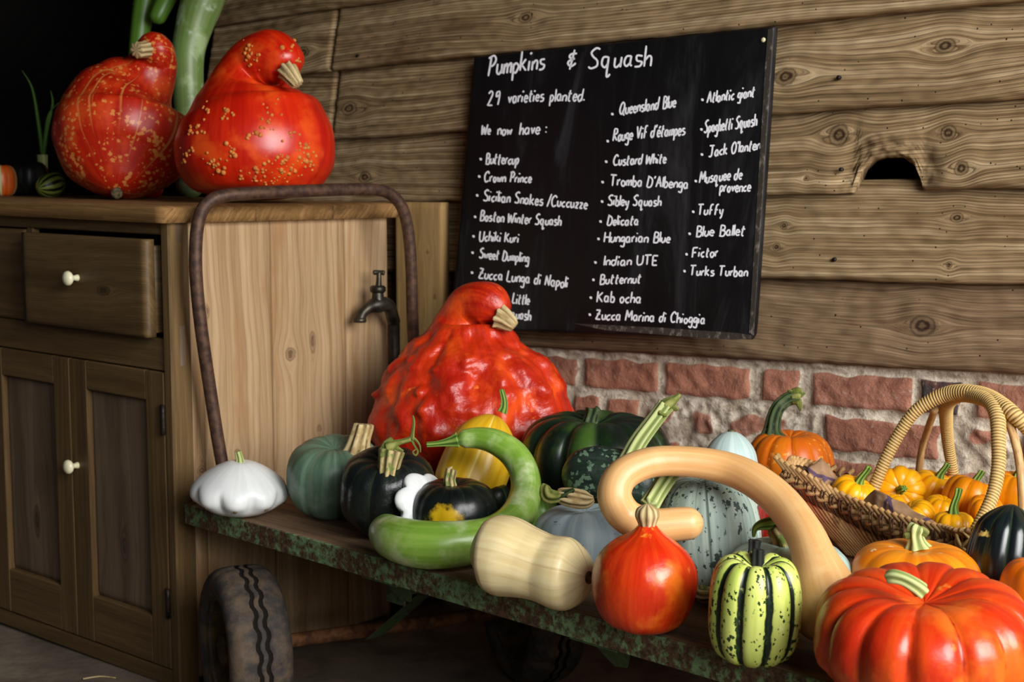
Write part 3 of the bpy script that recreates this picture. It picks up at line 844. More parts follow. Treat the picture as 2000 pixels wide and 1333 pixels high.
def wheel(c, ax):   # ax points outward
    prof = [(.094, .046), (.100, .050), (.112, .054), (.124, .053), (.133, .047), (.139, .038)]
    n = 96; tread = [(.1405, .034), (.142, .026), (.1425, .012), (.1395, .0095), (.1395, .0065), (.1425, .004), (.1425, -.004), (.1395, -.0065), (.1395, -.0095), (.1425, -.012), (.142, -.026), (.1405, -.034)]
    full = prof + tread + [(r, -h) for r, h in prof[::-1]] + [(.088, -.042), (.088, .042)]
    vs, fs, mi = [], [], []
    X, Y = ZZ.cross(ax).normalized(), ZZ
    for j in range(n):
        th = 2 * math.pi * j / n
        for i, (r, h) in enumerate(full):
            if len(prof) <= i < len(prof) + len(tread):
                k = i - len(prof)
                h2 = h + (.0022 * (1 if j % 4 < 2 else -1) if 2 <= k <= 9 else 0)
                if k in (1, 10) and j % 4 == 0: r -= .0045
                if k in (0, 11) and j % 4 == 0: r -= .004
                h = h2
            if i in (3, 4, 5, len(full) - 4, len(full) - 5, len(full) - 6) and j % 4 == 0: r -= .0015
            vs.append(c + ax * h + X * (r * math.cos(th)) + Y * (r * math.sin(th)))
    k = len(full)
    for j in range(n):
        for i in range(k):
            fs.append((j * k + i, j * k + (i + 1) % k, ((j + 1) % n) * k + (i + 1) % k, ((j + 1) % n) * k + i))
    m = MB()
    g0 = len(prof) + 2
    for f in fs:
        i = f[0] % k
        mi.append(1 if i in (g0, g0 + 1, g0 + 2, g0 + 4, g0 + 5, g0 + 6) else 0)
    m.add(vs, fs); m.mi = mi
    w = m.build('tyre', [M['tyre'], M['groove']], tr, loc=c)
    m = MB(); lathe(m, c, ax, [(.02, -.046), (.03, -.03), (.07, -.03), (.089, -.044), (.094, -.046), (.094, .046), (.09, .046), (.086, .03), (.07, .012), (.04, .008), (.03, .02), (.028, .04), (.02, .044)], 40)
    r = m.build('wheel_rim', M['hub'], w)
    for q in range(5):
        th = q * 2 * math.pi / 5 + .4; m = MB(); lathe(m, c + X * (.05 * math.cos(th)) + Y * (.05 * math.sin(th)) + ax * .008, ax, [(.006, 0), (.006, .008), (.003, .01)], 6); m.build('wheel_nut', M['iron'], w)
wheel(WC, -AXD); wheel(WC + AXD * .56, -AXD); wheel(dk(1.46, ws_, WR - DZ), -SDk); wheel(dk(1.46, .64, WR - DZ), -SDk)
m = MB()
hp = [(447, 990, 2.655), (438, 930, 2.652), (424, 850, 2.64), (410, 760, 2.625), (396, 665, 2.60), (387, 590, 2.585), (382, 520, 2.575), (384, 455, 2.57), (393, 415, 2.57), (412, 392, 2.575), (440, 382, 2.59), (500, 377, 2.63), (600, 373, 2.71), (690, 370, 2.79), (735, 371, 2.83), (763, 380, 2.86), (785, 405, 2.88), (797, 450, 2.90), (803, 520, 2.92), (805, 600, 2.94), (808, 680, 2.96), (812, 800, 2.975), (815, 893, 2.985)]
m.tube([at(*p) for p in hp], .0122, 14, step=4)
o = m.build('push_handle', M['rust'], tr); o['label'] = 'bent rusty tube push handle'

# ================================================================== SQUASHES
def fit(b, zr=REST, it=25):
    """body box in the photograph -> centre, radius, height of an upright body resting at height zr"""
    x0, y0, x1, y1 = b; cx, cy = (x0 + x1) / 2, (y0 + y1) / 2; d = 2.2
    for _ in range(it):
        R = (x1 - x0) / 2 * d / F
        sa = -ray(cx, cy).normalized().z; ca = math.sqrt(1 - sa * sa)
        hh = max(.0002, ((y1 - y0) / 2 * d / F) ** 2 - (R * sa) ** 2)
        H2 = max(.25 * R, math.sqrt(hh) / ca)
        p = onz(cx, cy, zr + H2); d = depth(p)
    return p, R, H2 * 2, d


def prof(pr=.55, pz=.9, dt=.08, db=.05, wt=.3, skew=0., n=40):
    P = []
    for i in range(n + 1):
        ph = -math.pi / 2 + math.pi * i / n
        c, s = max(0, math.cos(ph)), math.sin(ph)
        r = c ** pr; z = .5 * math.copysign(abs(s) ** pz, s)
        z += skew * (1 - r * r) * 0 + skew * (.25 - z * z)
        if s > 0: z -= dt * math.exp(-(r / wt) ** 2)
        else: z += db * math.exp(-(r / wt) ** 2)
        P.append((r, z))
    return P


def revolve(P, R, H, c, nrib=0, rd=0., rp=1., seg=96, ax=None, spin=0., disp=None, drop=None, sq=1.):
    """returns verts, faces, pol, rib for a body of revolution about axis ax centred on c; ribbed; displaced; dropped to rest"""
    ax = (ax or Vector((0, 0, 1))).normalized()
    Q = Vector((0, 0, 1)).rotation_difference(ax).to_matrix()
    vs, fs, pol, rb = [], [], [], []
    n = len(P)
    for i, (r, z) in enumerate(P):
        for j in range(seg):
            th = 2 * math.pi * j / seg
            if nrib:
                a = abs(math.sin(nrib * th / 2 + spin + .25 * mnoise.noise(Vector((math.cos(th) * 1.5, math.sin(th) * 1.5, nrib)))))
                mlt = 1 - rd * (1 - a) ** rp
                zz = z * (1 - rd * .5 * (1 - a) ** rp)
            else: a, mlt, zz = 1., 1., z
            p = Vector((r * R * mlt * math.cos(th), r * R * mlt * math.sin(th) * sq, zz * H))
            if disp: p += disp(p, th, i / (n - 1), a)
            vs.append(p); pol.append((math.cos(th), math.sin(th), i / (n - 1))); rb.append(a)
    for i in range(n - 1):
        for j in range(seg):
            k = (j + 1) % seg; fs.append((i * seg + j, i * seg + k, (i + 1) * seg + k, (i + 1) * seg + j))
    vs = [Q @ p + c for p in vs]
    if drop is not None:
        dz = drop - min(p.z for p in vs); vs = [p + ZZ * dz for p in vs]; c = c + ZZ * dz
    return vs, fs, pol, rb, c, Q


def lump(amp, sc, seed=0, oct2=.4):
    def f(p, th, t, a):
        n = p.normalized() if p.length > 1e-6 else Vector((0, 0, 1))
        return n * (amp * nz(p, sc, seed) + amp * oct2 * nz(p, sc * 2.3, seed + 3))
    return f


def squash(name, label, cat, b, mat, P=None, zr=REST, part='rind', grp=None, **kw):
    p, R, H, d = b if isinstance(b[0], Vector) else fit(b, zr)
    vs, fs, pol, rb, c, Q = revolve(P or prof(), R, H, p, drop=zr, **kw)
    root = thing(name, label, cat, (c.x, c.y, zr), grp)
    m = MB(); m.add(vs, fs, 0, pol=pol, rib=rb); m.build(part, mat, root)
    root['_R'] = R
    return root, c, R, H, d, Q


def swept(name, label, cat, pts, rads, mat, zr=None, n=40, rnd=None, disp=None, nrib=0, rd=0., part='rind', grp=None, loc=None, dens=60):
    P, R = spline(pts, rads, 14 * (len(pts) - 1))
    P, R = roundends(P, R, rnd or (rads[0], rads[-1]), dens)
    vs, fs, pol = sweep(P, R, n, (lambda th, t: 1 - rd * (1 - abs(math.sin(nrib * th / 2))) ** 1.4) if nrib else None)
    rb = [abs(math.sin(nrib * math.atan2(q[1], q[0]) / 2)) if nrib else 1. for q in pol]
    if disp:
        out = []
        for i, v in enumerate(vs):
            q = P[min(len(P) - 1, i // n)] if i < len(P) * n else v
            nn = (v - q); nn = nn.normalized() if nn.length > 1e-6 else Vector()
            out.append(v + nn * disp(v, pol[i]))
        vs = out
    if zr is not None:
        dz = zr - min(v.z for v in vs); vs = [v + ZZ * dz for v in vs]; P = [p + ZZ * dz for p in P]
    lo = min(vs, key=lambda v: v.z)
    root = thing(name, label, cat, loc or (lo.x, lo.y, lo.z), grp)
    m = MB(); m.add(vs, fs, 0, pol=pol, rib=rb); m.build(part, mat, root)
    return root, P, R


def stemt(root, pts, rads, mat, nr=6, ridge=.16, n=30, name='stem', twist=.3, step=6, rnd=(0, .002)):
    m = MB(); m.tube([Vector(p) for p in pts], rads, n, ridge, nr, True, 0, step, twist, rnd, 16)
    return m.build(name, mat, root)


def into(ob_, m, mat):
    me = ob_.data; me.materials.append(mat); bm = bmesh.new(); bm.from_mesh(me); off = Vector(ob_['_w'])
    vv = [bm.verts.new(p - off) for p in m.v]
    for f in m.f:
        q = bm.faces.new([vv[i] for i in f]); q.material_index = 1; q.smooth = True
    bm.to_mesh(me); bm.free()

# ---- the white pattypan at the left end
mp = rind('white_rind', (232, 234, 232), (220, 224, 220), rough=.32, spec=.5, bst=.03, seed=1.)
PAT = [(0, -.30), (.25, -.30), (.5, -.27), (.72, -.19), (.88, -.08), (.97, .0), (1.0, .07), (.985, .14), (.93, .20), (.84, .26), (.70, .335), (.54, .41), (.38, .47), (.22, .51), (.1, .515), (0, .51)]
PAT = [(p.x, p.z) for p in spline([Vector((r, 0, z)) for r, z in PAT], 1., 45)[0]]
PAT[0] = (0, -.3); PAT[-1] = (0, .51)
def patty(name, label, c, R, H, ax, zr, lobes=9, spin=0., mat=mp, grp=None, am=1.):
    Q = Vector((0, 0, 1)).rotation_difference(ax.normalized()).to_matrix(); seg = 108
    vs, fs, pol, rb = [], [], [], []
    for i, (r, z) in enumerate(PAT):
        w = math.exp(-((z - .03) / .17) ** 2) * min(1, r * 1.3)
        for j in range(seg):
            th = 2 * math.pi * j / seg
            lb = abs(math.cos(lobes * th / 2 + spin)) ** (.8 if lobes > 8 else .6)
            q = r * R * (1 - .115 * am * w * (1 - lb) + .02 * am * w * lb) ; zz = z * H - .05 * H * w * lb
            vs.append(Q @ Vector((q * math.cos(th), q * math.sin(th), zz)) + c); pol.append((math.cos(th), math.sin(th), i / (len(PAT) - 1))); rb.append(lb)
    for i in range(len(PAT) - 1):
        for j in range(seg):
            k = (j + 1) % seg; fs.append((i * seg + j, i * seg + k, (i + 1) * seg + k, (i + 1) * seg + j))
    if zr is not None:
        dz = zr - min(v.z for v in vs); vs = [v + ZZ * dz for v in vs]; c = c + ZZ * dz
    root = thing(name, label, 'squash', (c.x, c.y, min(v.z for v in vs)), grp)
    m = MB(); m.add(vs, fs, 0, pol=pol, rib=rb); m.build('rind', mat, root)
    return root, c, Q
p, R, H, d = fit((374, 899, 562, 1007))
Hp = H / .82
r_, c, Q = patty('pattypan_squash', 'white pattypan squash at the left end of the trolley', p, R, Hp, Vector((.05, -.06, 1)), REST, 9, .35)
t0 = c + Q @ Vector((0, 0, .505 * Hp))
stemt(r_, [t0 - ZZ * .004, t0 + Vector((-.001, 0, .008)), t0 + Vector((-.004, 0, .02))], [.0085, .006, .0055], M['st_pale'], 5, .12)
for k in range(9):
    th = (2 * math.pi * k) / 9 - 2 * .35 / 9
    q = c + Q @ Vector((math.cos(th) * R * .935, math.sin(th) * R * .935, -.085 * Hp))
    if q.y > c.y: continue
    m = MB(); lathe(m, q, (q - c - ZZ * 0.).normalized() + ZZ * -.35, [(.0035, 0), (.003, .0018), (.001, .0024)], 10); m.build('lobe_tip', M['scar'], r_)

# ---- grey-green crown prince
mg = rind('grey_green_rind', (104, 128, 104), (72, 100, 80), (3, 3, 1.), 2., third=(124, 148, 126), rough=.45, bst=.08, lines=((118, 146, 124), 3., .58, .75))
r_, c, R, H, d, Q = squash('squash', 'broad grey-green squash with a thick corky stalk, by the cupboard side', 'squash', (559, 866, 750, 1008), mg, prof(.5, .85, .09, .05), nrib=9, rd=.05, rp=1.5, ax=Vector((.03, -.2, 1)), disp=lump(.003, 14, 2))
stemt(r_, [at(694, 897, d - .03), at(697, 882, d - .03), at(703, 857, d - .03), at(710, 834, d - .03), at(711, 828, d - .03)], [.030, .021, .0165, .016, .015], M['st_dry'], 7, .2, twist=.2)

# ---- blackish green buttercup
mb_ = rind('black_green_rind', (22, 30, 24), (14, 18, 18), (5, 5, 1.5), 3., crease=(38, 50, 34), cpow=(.25, 0), rough=.36, bsc=70, bst=.5, bd=.003, lines=((46, 58, 34), 5., .66, .8))
r_, c, R, H, d, Q = squash('squash', 'black-green squash with a fluted stalk and curling vine, beside the broad grey-green one', 'squash', (664, 891, 851, 1047), mb_, prof(.52, .9, .1, .05), nrib=10, rd=.045, rp=1.2, ax=Vector((.03, -.33, 1)), disp=lump(.0035, 26, 4))
stemt(r_, [at(756, 944, d - .055), at(757, 928, d - .058), at(761, 902, d - .056), at(765, 882, d - .054), at(766, 877, d - .054)], [.018, .0155, .0175, .0195, .017], M['st_corky'], 8, .16)
m = MB(); dd = d - .054
m.tube([at(752, 876, dd), at(762, 872, dd), at(775, 866, dd), at(790, 862, dd), at(804, 858, dd)], [.010, .011, .006, .0045, .005], 10, rnd=(.004, .003))
m.tube([at(745, 880, dd), at(755, 868, dd), at(766, 856, dd)], [.004, .007, .003], 8, rnd=(.002, .002)); m.tube([at(766, 868, dd), at(778, 878, dd), at(788, 882, dd)], [.005, .004, .002], 8)
m.tube([at(804, 860, dd), at(806, 845, dd), at(808, 825, dd), at(806, 812, dd)], [.0045, .003, .0025, .0015], 8)
m.tube([at(804, 858, dd), at(809, 870, dd + .004), at(816, 882, dd), at(812, 890, dd - .004), at(806, 884, dd - .004), at(812, 878, dd)], [.003, .002, .0018, .0016, .0014, .001], 8)
m.tube([at(806, 856, dd), at(814, 862, dd), at(820, 872, dd), at(821, 884, dd)], [.003, .002, .0015, .001], 8)
o = m.build('vine', M['vine'], r_); o['label'] = 'green vine scrap with curling tendrils'

# ---- giant warty red
mR = rind('scarlet_rind', (198, 48, 12), (170, 26, 8), (4, 4, 1.2), 4., third=(226, 78, 20), rough=.36, spec=.5, bsc=75, bst=.45, bd=.005, mot=((232, 116, 40), 38., .66, .74))
gd = 2.815
gb = at(921, 800, gd); sc = gd / F
gpts = [(921, 935, 0), (921, 905, 0), (920, 858, 0), (921, 800, 0), (918, 745, 0), (914, 700, 0), (914, 660, 0), (914, 625, .0), (925, 598, -.02), (958, 596, -.05), (985, 612, -.065)]
grad = [60, 152, 196, 194, 172, 142, 100, 62, 46, 42, 22]
BL_ = [(Vector((random.uniform(-1, 1), random.uniform(-1, .2), random.uniform(-.9, .7))).normalized(), random.uniform(.06, .2), random.uniform(.3, 1)) for _ in range(260)]
gc = at(921, 800, gd)
def gdisp(v, pl):
    q = (v - gc); t = pl[2]
    w = sm(.08, .25, t) * (1 - sm(.56, .66, t))
    a = abs(math.sin(math.atan2(q.y, q.x) * 6 + .5 * nz(q, 6, 2)))
    h = -.007 * (1 - a) ** 1.5
    qn = q.normalized()
    for dv, rr, am in BL_:
        dt_ = (qn - dv).length
        if dt_ < rr: h += .008 * am * (1 - (dt_ / rr) ** 2) ** 1.5
    qs = Vector((q.x, q.y, q.z * .55))
    h += .009 * nz(qs, 20, 1) + .006 * nz(qs, 42, 3) - .008 * abs(nz(qs, 28, 6)) + .0015 * nz(q, 90, 2)
    return h * w + .0015 * nz(q, 20, 5)
gp = [at(x, y, gd + o_) for x, y, o_ in gpts]
P, Rr = spline(gp, [g * sc for g in grad], 150)
vs, fs, pol = sweep(P, Rr, 200)
vs = [v + ((v - P[min(len(P) - 1, i // 200)]).normalized() * gdisp(v, pol[i]) if i < len(P) * 200 else Vector()) for i, v in enumerate(vs)]
vs = [Vector((v.x, gc.y + (v.y - gc.y) * .86, v.z)) for v in vs]
vs = [Vector((v.x, v.y, max(v.z, REST))) for v in vs]
root = thing('pumpkin', 'huge bumpy scarlet squash with a bent neck, below the left corner of the chalkboard', 'pumpkin', (gc.x, gc.y, DZ))
m = MB(); m.add(vs, fs, 0, pol=pol, rib=[1.] * len(vs)); m.build('rind', mR, root)
stemt(root, [at(976, 620, gd - .066), at(984, 624, gd - .07), at(996, 633, gd - .075), at(1005, 641, gd - .076)], [.024, .0205, .016, .010], M['st_dry'], 8, .16)

# ---- yellow spaghetti squash leaning back
my = rind('yellow_rind', (236, 190, 40), (214, 162, 20), (3, 3, .5), 5., lines=((246, 216, 110), 4., .56, .7), rough=.36, bst=.05, speck=(120, 92, 30), spk=(50, .10, .07))
yd = 2.535
r_, P, Rr = swept('squash', 'yellow oblong squash leaning on the huge bumpy scarlet one', 'squash', [at(896, 985, yd - .03), at(910, 940, yd - .015), at(930, 890, yd), at(948, 845, yd + .015), at(967, 793, yd + .03)],
                  [.048, .061, .063, .058, .042], my, REST, 48, (.055, .052), nrib=10, rd=.03)
stemt(r_, [at(980, 806, yd + .01), at(984, 795, yd + .01), at(984, 780, yd + .01), at(980, 764, yd + .01), at(979, 760, yd + .01)], [.0085, .0065, .0052, .0042, .003], M['st_green'], 5, .14)

# ---- long green trombone curling in front
mt = rind('bottle_green_rind', (134, 170, 66), (112, 152, 48), (3, 3, 1.5), 6., rough=.3, spec=.5, bst=.04, third=(156, 186, 96), mot=((206, 218, 168), 15., .46, .76), lines=((168, 192, 112), 3., .62, .8))
tp_ = [(893, 860, 2.40, 17), (930, 856, 2.40, 21), (968, 864, 2.39, 25), (1003, 888, 2.38, 28), (1024, 925, 2.36, 29), (1026, 968, 2.33, 31), (1006, 1014, 2.26, 35), (962, 1048, 2.195, 40), (895, 1063, 2.165, 45), (822, 1064, 2.165, 47), (768, 1050, 2.205, 42), (748, 1030, 2.27, 30)]
r_, P, Rr = swept('squash', 'long bright green gourd squash curled in a loop around the small black-green squash', 'squash', [at(x, y, d) for x, y, d, r in tp_], [r * d / F for x, y, d, r in tp_], mt, None, 44, (.014, .035), dens=150)
stemt(r_, [at(895, 860, 2.40), at(882, 863, 2.40), at(858, 867, 2.40), at(832, 869, 2.40)], [.0125, .0085, .0048, .0042], M['st_green'], 5, .12)

# ---- small black-green with a yellow patch
p, R, H, d = fit((802, 938, 974, 1071))
ms = rind('black_rind_yellow_patch', (17, 24, 20), (11, 15, 15), (5, 5, 1.5), 7., crease=(36, 46, 34), cpow=(.2, 0), rough=.33, bsc=90, bst=.2, lines=((198, 208, 160), 7., .74, .78), patch=((198, 160, 20), (-.012, -.064, .052), .036))
r_, c, R, H, d, Q = squash('squash', 'small black-green squash with a yellow patch inside the bright green gourd loop', 'squash', (p, R, H, d), ms, prof(.55, .9, .06, .05), nrib=10, rd=.03, rp=1.3, ax=Vector((0, -.06, 1)))
stemt(r_, [at(880, 962, d - .01), at(879, 950, d - .01), at(878, 936, d - .01), at(882, 918, d - .01), at(883, 916, d - .01)], [.0125, .0098, .0088, .0085, .007], M['st_corky'], 6, .15)

# ---- second pattypan, on edge behind it
pc = at(826, 990, 2.315)
r_, c, Q = patty('pattypan_squash', 'white knobbly pattypan squash wedged on edge behind the small black-green squash', pc, .056, .055, Vector((.62, -.62, .32)), None, 7, .2, am=1.9)

# ---- small dark stubby one
md = rind('dark_green_rind', (26, 40, 24), (16, 26, 18), (4, 4, 1.2), 8., rough=.38, bst=.1, lines=((60, 84, 40), 4., .62, .75))
r_, c, R, H, d, Q = squash('squash', 'little dark green squash with a cut stub, behind the bright green gourd loop', 'squash', (925, 944, 1000, 1012), md, prof(.55, .9, .06, .05), nrib=8, rd=.03)
stemt(r_, [c + ZZ * (H * .40), c + ZZ * (H * .5), c + Vector((-.004, 0, H * .5 + .008))], [.009, .0078, .008], M['st_green'], 5, .12)
mgs = rind('pale_striped_green', (118, 158, 70), (86, 128, 46), (5, 5, .6), 9., rough=.36, bst=.05)
squash('squash', 'small striped pale green squash between the bright green gourd and the grey-blue squash', 'squash', (1010, 970, 1092, 1040), mgs, prof(.55, .9, .05, .05), nrib=8, rd=.03)

# ---- big ribbed dark green
mk = rind('ribbed_dark_green', (26, 44, 24), (14, 24, 18), (2, 2, .8), 10., crease=(14, 24, 14), cpow=(.3, 0), rough=.3, spec=.5, bst=.05, third=(44, 66, 24), lines=((66, 96, 36), 1.7, .6, .75))
r_, c, R, H, d, Q = squash('squash', 'large deeply ribbed dark green squash against the brick plinth', 'squash', (1012, 806, 1314, 1000), mk, prof(.5, .82, .10, .06), nrib=12, rd=.10, rp=1.6, ax=Vector((.02, -.02, 1)), seg=132, sq=1.)
stemt(r_, [at(1153, 838, d), at(1152, 826, d), at(1156, 812, d), at(1160, 800, d), at(1160, 798, d)], [.021, .0135, .0115, .0135, .012], M['st_dark'], 6, .16)

# ---- mottled dark one with the long pale stalk
mm = rind('mottled_green', (34, 50, 38), (22, 34, 28), (4, 4, 2), 11., rough=.45, bsc=70, bst=.4, bd=.003, speck=(92, 116, 92), spk=(95, .40, .28), mot=((92, 140, 30), 26., .68, .72))
md_ = 2.33
r_, P, Rr = swept('squash', 'warty mottled dark green squash lying behind the tan crook-necked squash', 'squash', [at(1100, 940, md_), at(1150, 932, md_ - .01), at(1205, 938, md_ - .015), at(1262, 950, md_ - .02), at(1292, 957, md_ - .02)],
                  [.045, .05, .052, .045, .03], mm, None, 56, (.045, .03), nrib=8, rd=.06, disp=lambda v, pl: .003 * nz(v, 40, 2))
stemt(r_, [at(1218, 925, md_ - .05), at(1230, 895, md_ - .05), at(1248, 862, md_ - .05), at(1275, 825, md_ - .05), at(1296, 798, md_ - .05), at(1302, 790, md_ - .05)], [.017, .0135, .0125, .0115, .0115, .012], M['st_pale'], 6, .2)
m = MB(); dd = md_ - .05
m.tube([at(1296, 795, dd), at(1306, 788, dd), at(1318, 780, dd), at(1329, 770, dd)], [.011, .0105, .0065, .004], 10, rnd=(.003, .002)); m.tube([at(1304, 796, dd), at(1316, 796, dd), at(1323, 802, dd)], [.006, .005, .003], 8)
m.tube([at(1286, 800, dd), at(1290, 808, dd - .01), at(1302, 812, dd - .01)], [.005, .004, .003], 8); m.build('stem_tip', M['vine'], r_)

# ---- grey-blue behind the butternut
mgb = rind('grey_blue_rind', (184, 200, 204), (160, 178, 186), (4, 4, .7), 12., rough=.5, spec=.3, bst=.06, mot=((92, 108, 108), 60., .62, .72))
r_, c, R, H, d, Q = squash('squash', 'pale grey-blue squash with a dry curled stalk, behind the cream butternut', 'squash', (1040, 986, 1245, 1112), mgb, prof(.52, .88, .06, .05), nrib=9, rd=.04, rp=1.4)
stemt(r_, [at(1160, 975, d - .05), at(1145, 977, d - .05), at(1118, 973, d - .05), at(1096, 968, d - .05), at(1086, 966, d - .05)], [.004, .0115, .0135, .011, .007], M['st_dry'], 7, .18)
stemt(r_, [at(1100, 968, d - .055), at(1084, 971, d - .055), at(1070, 968, d - .055), at(1066, 955, d - .055), at(1069, 947, d - .055)], [.006, .009, .0105, .0085, .006], M['vine'], 5, .14, name='stem_tip')
stemt(r_, [at(1090, 972, d - .055), at(1105, 966, d - .058), at(1122, 956, d - .06)], [.005, .006, .002], M['st_dark'], 4, .2, name='dry_leaf')

# ---- cream butternut
mbn = rind('butternut_rind', (230, 212, 162), (216, 194, 140), (3, 3, .9), 13., rough=.4, bst=.04, lines=((180, 148, 92), 3.4, .64, .8), coat=0.)
bp = [(918, 1068, 2.02, 52), (950, 1068, 2.015, 72), (988, 1072, 2.00, 79), (1030, 1084, 1.985, 71), (1062, 1095, 1.975, 67), (1096, 1105, 1.962, 71), (1126, 1110, 1.952, 66), (1152, 1113, 1.938, 50)]
r_, P, Rr = swept('butternut_squash', 'cream butternut squash lying on its side at the front edge of the trolley', 'squash', [at(x, y, d) for x, y, d, r in bp], [r * d / F for x, y, d, r in bp], mbn, DZ + .0014, 64, (.042, .04), nrib=10, rd=.018, disp=lambda v, pl: .0016 * nz(v, 18, 4), dens=80)
e = P[-6]; ed = (P[-1] - P[-6]).normalized()
q = at(1146, 1116, 1.905); m = MB(); lathe(m, P[-1] - ed * .0006, ed, [(.0095, -.002), (.0085, .0008), (.005, .0004), (.003, .0018), (.0008, .002)], 14); m.build('blossom_scar', M['scar'], r_)

# ---- hubbard
mh = rind('hubbard_rind', (178, 194, 180), (146, 166, 156), (6, 6, 1.2), 14., rough=.5, spec=.3, bst=.12, speck=(58, 72, 66), spk=(120, .34, .22, .45), lines=((84, 102, 94), 6., .58, .72))
r_, c, R, H, d, Q = squash('squash', 'big dappled blue-grey squash under the arch of the tan crook-necked squash', 'squash', (1283, 932, 1486, 1156), mh, prof(.55, .95, .02, .02), nrib=10, rd=.02, rp=1.2, ax=Vector((-.08, .05, 1)))
stemt(r_, [at(1368, 1150, d - .055), at(1372, 1160, d - .065), at(1388, 1162, d - .075), at(1404, 1158, d - .08)], [.007, .0105, .0095, .008], M['st_corky'], 7, .2)
stemt(r_, [at(1268, 988, d - .06), at(1282, 965, d - .04), at(1300, 938, d - .03), at(1316, 915, d - .02)], [.012, .0115, .0115, .012], M['st_pale'], 6, .2, name='long_stem')

# ---- pale one behind
mpb = rind('duck_egg_rind', (190, 208, 202), (166, 188, 184), (4, 4, .5), 15., rough=.48, spec=.35, bst=.06, lines=((94, 112, 108), 7., .70, .76))
pd_ = 2.27
r_, P, Rr = swept('squash', 'tall pale duck-egg blue squash standing beside the orange pumpkin', 'squash', [at(1424, 1075, pd_), at(1425, 1020, pd_), at(1426, 950, pd_), at(1427, 890, pd_), at(1429, 838, pd_)],
                  [.04, .052, .048, .042, .030], mpb, REST, 56, (.04, .036), nrib=12, rd=.02)
m = MB(); lathe(m, P[-1] - ZZ * .001, ZZ, [(.007, 0), (.006, .0025), (.002, .003)], 10); m.build('blossom_scar', M['scar'], r_)

# ---- orange pumpkin by the wall
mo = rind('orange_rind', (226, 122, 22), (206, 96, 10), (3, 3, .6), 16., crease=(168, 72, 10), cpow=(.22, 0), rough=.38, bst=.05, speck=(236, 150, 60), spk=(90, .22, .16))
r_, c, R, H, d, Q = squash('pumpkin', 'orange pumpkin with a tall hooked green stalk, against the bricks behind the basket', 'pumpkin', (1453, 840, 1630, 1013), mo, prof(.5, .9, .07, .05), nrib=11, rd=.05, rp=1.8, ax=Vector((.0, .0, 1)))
stemt(r_, [at(1508, 853, d), at(1508, 840, d), at(1512, 815, d), at(1521, 795, d), at(1537, 781, d), at(1552, 777, d)], [.021, .0135, .0115, .0105, .0105, .011], M['st_dark'], 6, .18)
m = MB()
m.tube([at(1542, 778, d), at(1556, 776, d), at(1563, 778, d)], [.010, .015, .011], 10, ridge=.2, nr=5, rnd=(.003, .004)); m.tube([at(1556, 772, d), at(1546, 766, d), at(1538, 763, d)], [.006, .005, .0015], 8); m.tube([at(1562, 772, d), at(1572, 768, d)], [.006, .003], 8); m.tube([at(1558, 782, d), at(1562, 794, d), at(1563, 803, d)], [.007, .005, .0015], 8)
m.build('stem_tip', M['vine'], r_)

# ---- red one behind the tan neck
mr2 = rind('red_rind', (214, 44, 16), (186, 24, 10), (4, 4, 1.), 17., rough=.3, spec=.5, bst=.08, mot=((226, 110, 44), 40., .66, .74))
r_, c, R, H, d, Q = squash('pumpkin', 'bright red squash mostly hidden behind the tan crook-necked squash neck', 'pumpkin', (1470, 962, 1580, 1086), mr2, prof(.55, .9, .05, .05), nrib=10, rd=.03)

# ---- grey-blue low one with vine
mgl = rind('pale_aqua_rind', (178, 202, 192), (152, 180, 170), (4, 4, .6), 18., rough=.46, spec=.35, bst=.06, lines=((110, 136, 126), 5., .62, .74))
r_, c, R, H, d, Q = squash('squash', 'flat pale aqua squash with a corky stalk, behind the striped squash', 'squash', (1418, 1052, 1664, 1209), mgl, prof(.52, .88, .05, .05), nrib=10, rd=.03, rp=1.4)
stemt(r_, [at(1532, 1064, d), at(1526, 1050, d), at(1518, 1038, d), at(1512, 1030, d), at(1510, 1028, d)], [.020, .014, .0125, .011, .008], M['st_corky'], 7, .2)
stemt(r_, [at(1545, 1012, d), at(1530, 1014, d), at(1508, 1022, d), at(1486, 1026, d), at(1474, 1034, d), at(1472, 1050, d)], [.005, .0065, .0085, .0065, .004, .002], M['st_green'], 5, .14, name='vine')

# ---- tan crook-necked
mtan = rind('tan_rind', (224, 178, 120), (212, 160, 100), (2.5, 2.5, 2), 19., rough=.38, bst=.04, third=(228, 186, 130))
tn = [(1374, 1021, 1.942, 30), (1330, 1024, 1.942, 33), (1270, 1027, 1.942, 34), (1222, 1008, 1.945, 34), (1200, 968, 1.94, 34), (1217, 928, 1.95, 32), (1270, 904, 1.96, 30), (1340, 902, 1.965, 30), (1415, 914, 1.96, 32), (1475, 940, 1.935, 34), (1528, 984, 1.90, 36), (1570, 1042, 1.85, 38), (1590, 1090, 1.82, 44), (1607, 1145, 1.797, 62), (1625, 1205, 1.783, 74), (1640, 1258, 1.778, 62)]
r_, P, Rr = swept('crookneck_squash', 'tan squash with a long neck curled into a crook over the blue-grey squash', 'squash', [at(x, y, d) for x, y, d, r in tn], [r * d / F for x, y, d, r in tn], mtan, None, 48, (.02, .035), dens=180)

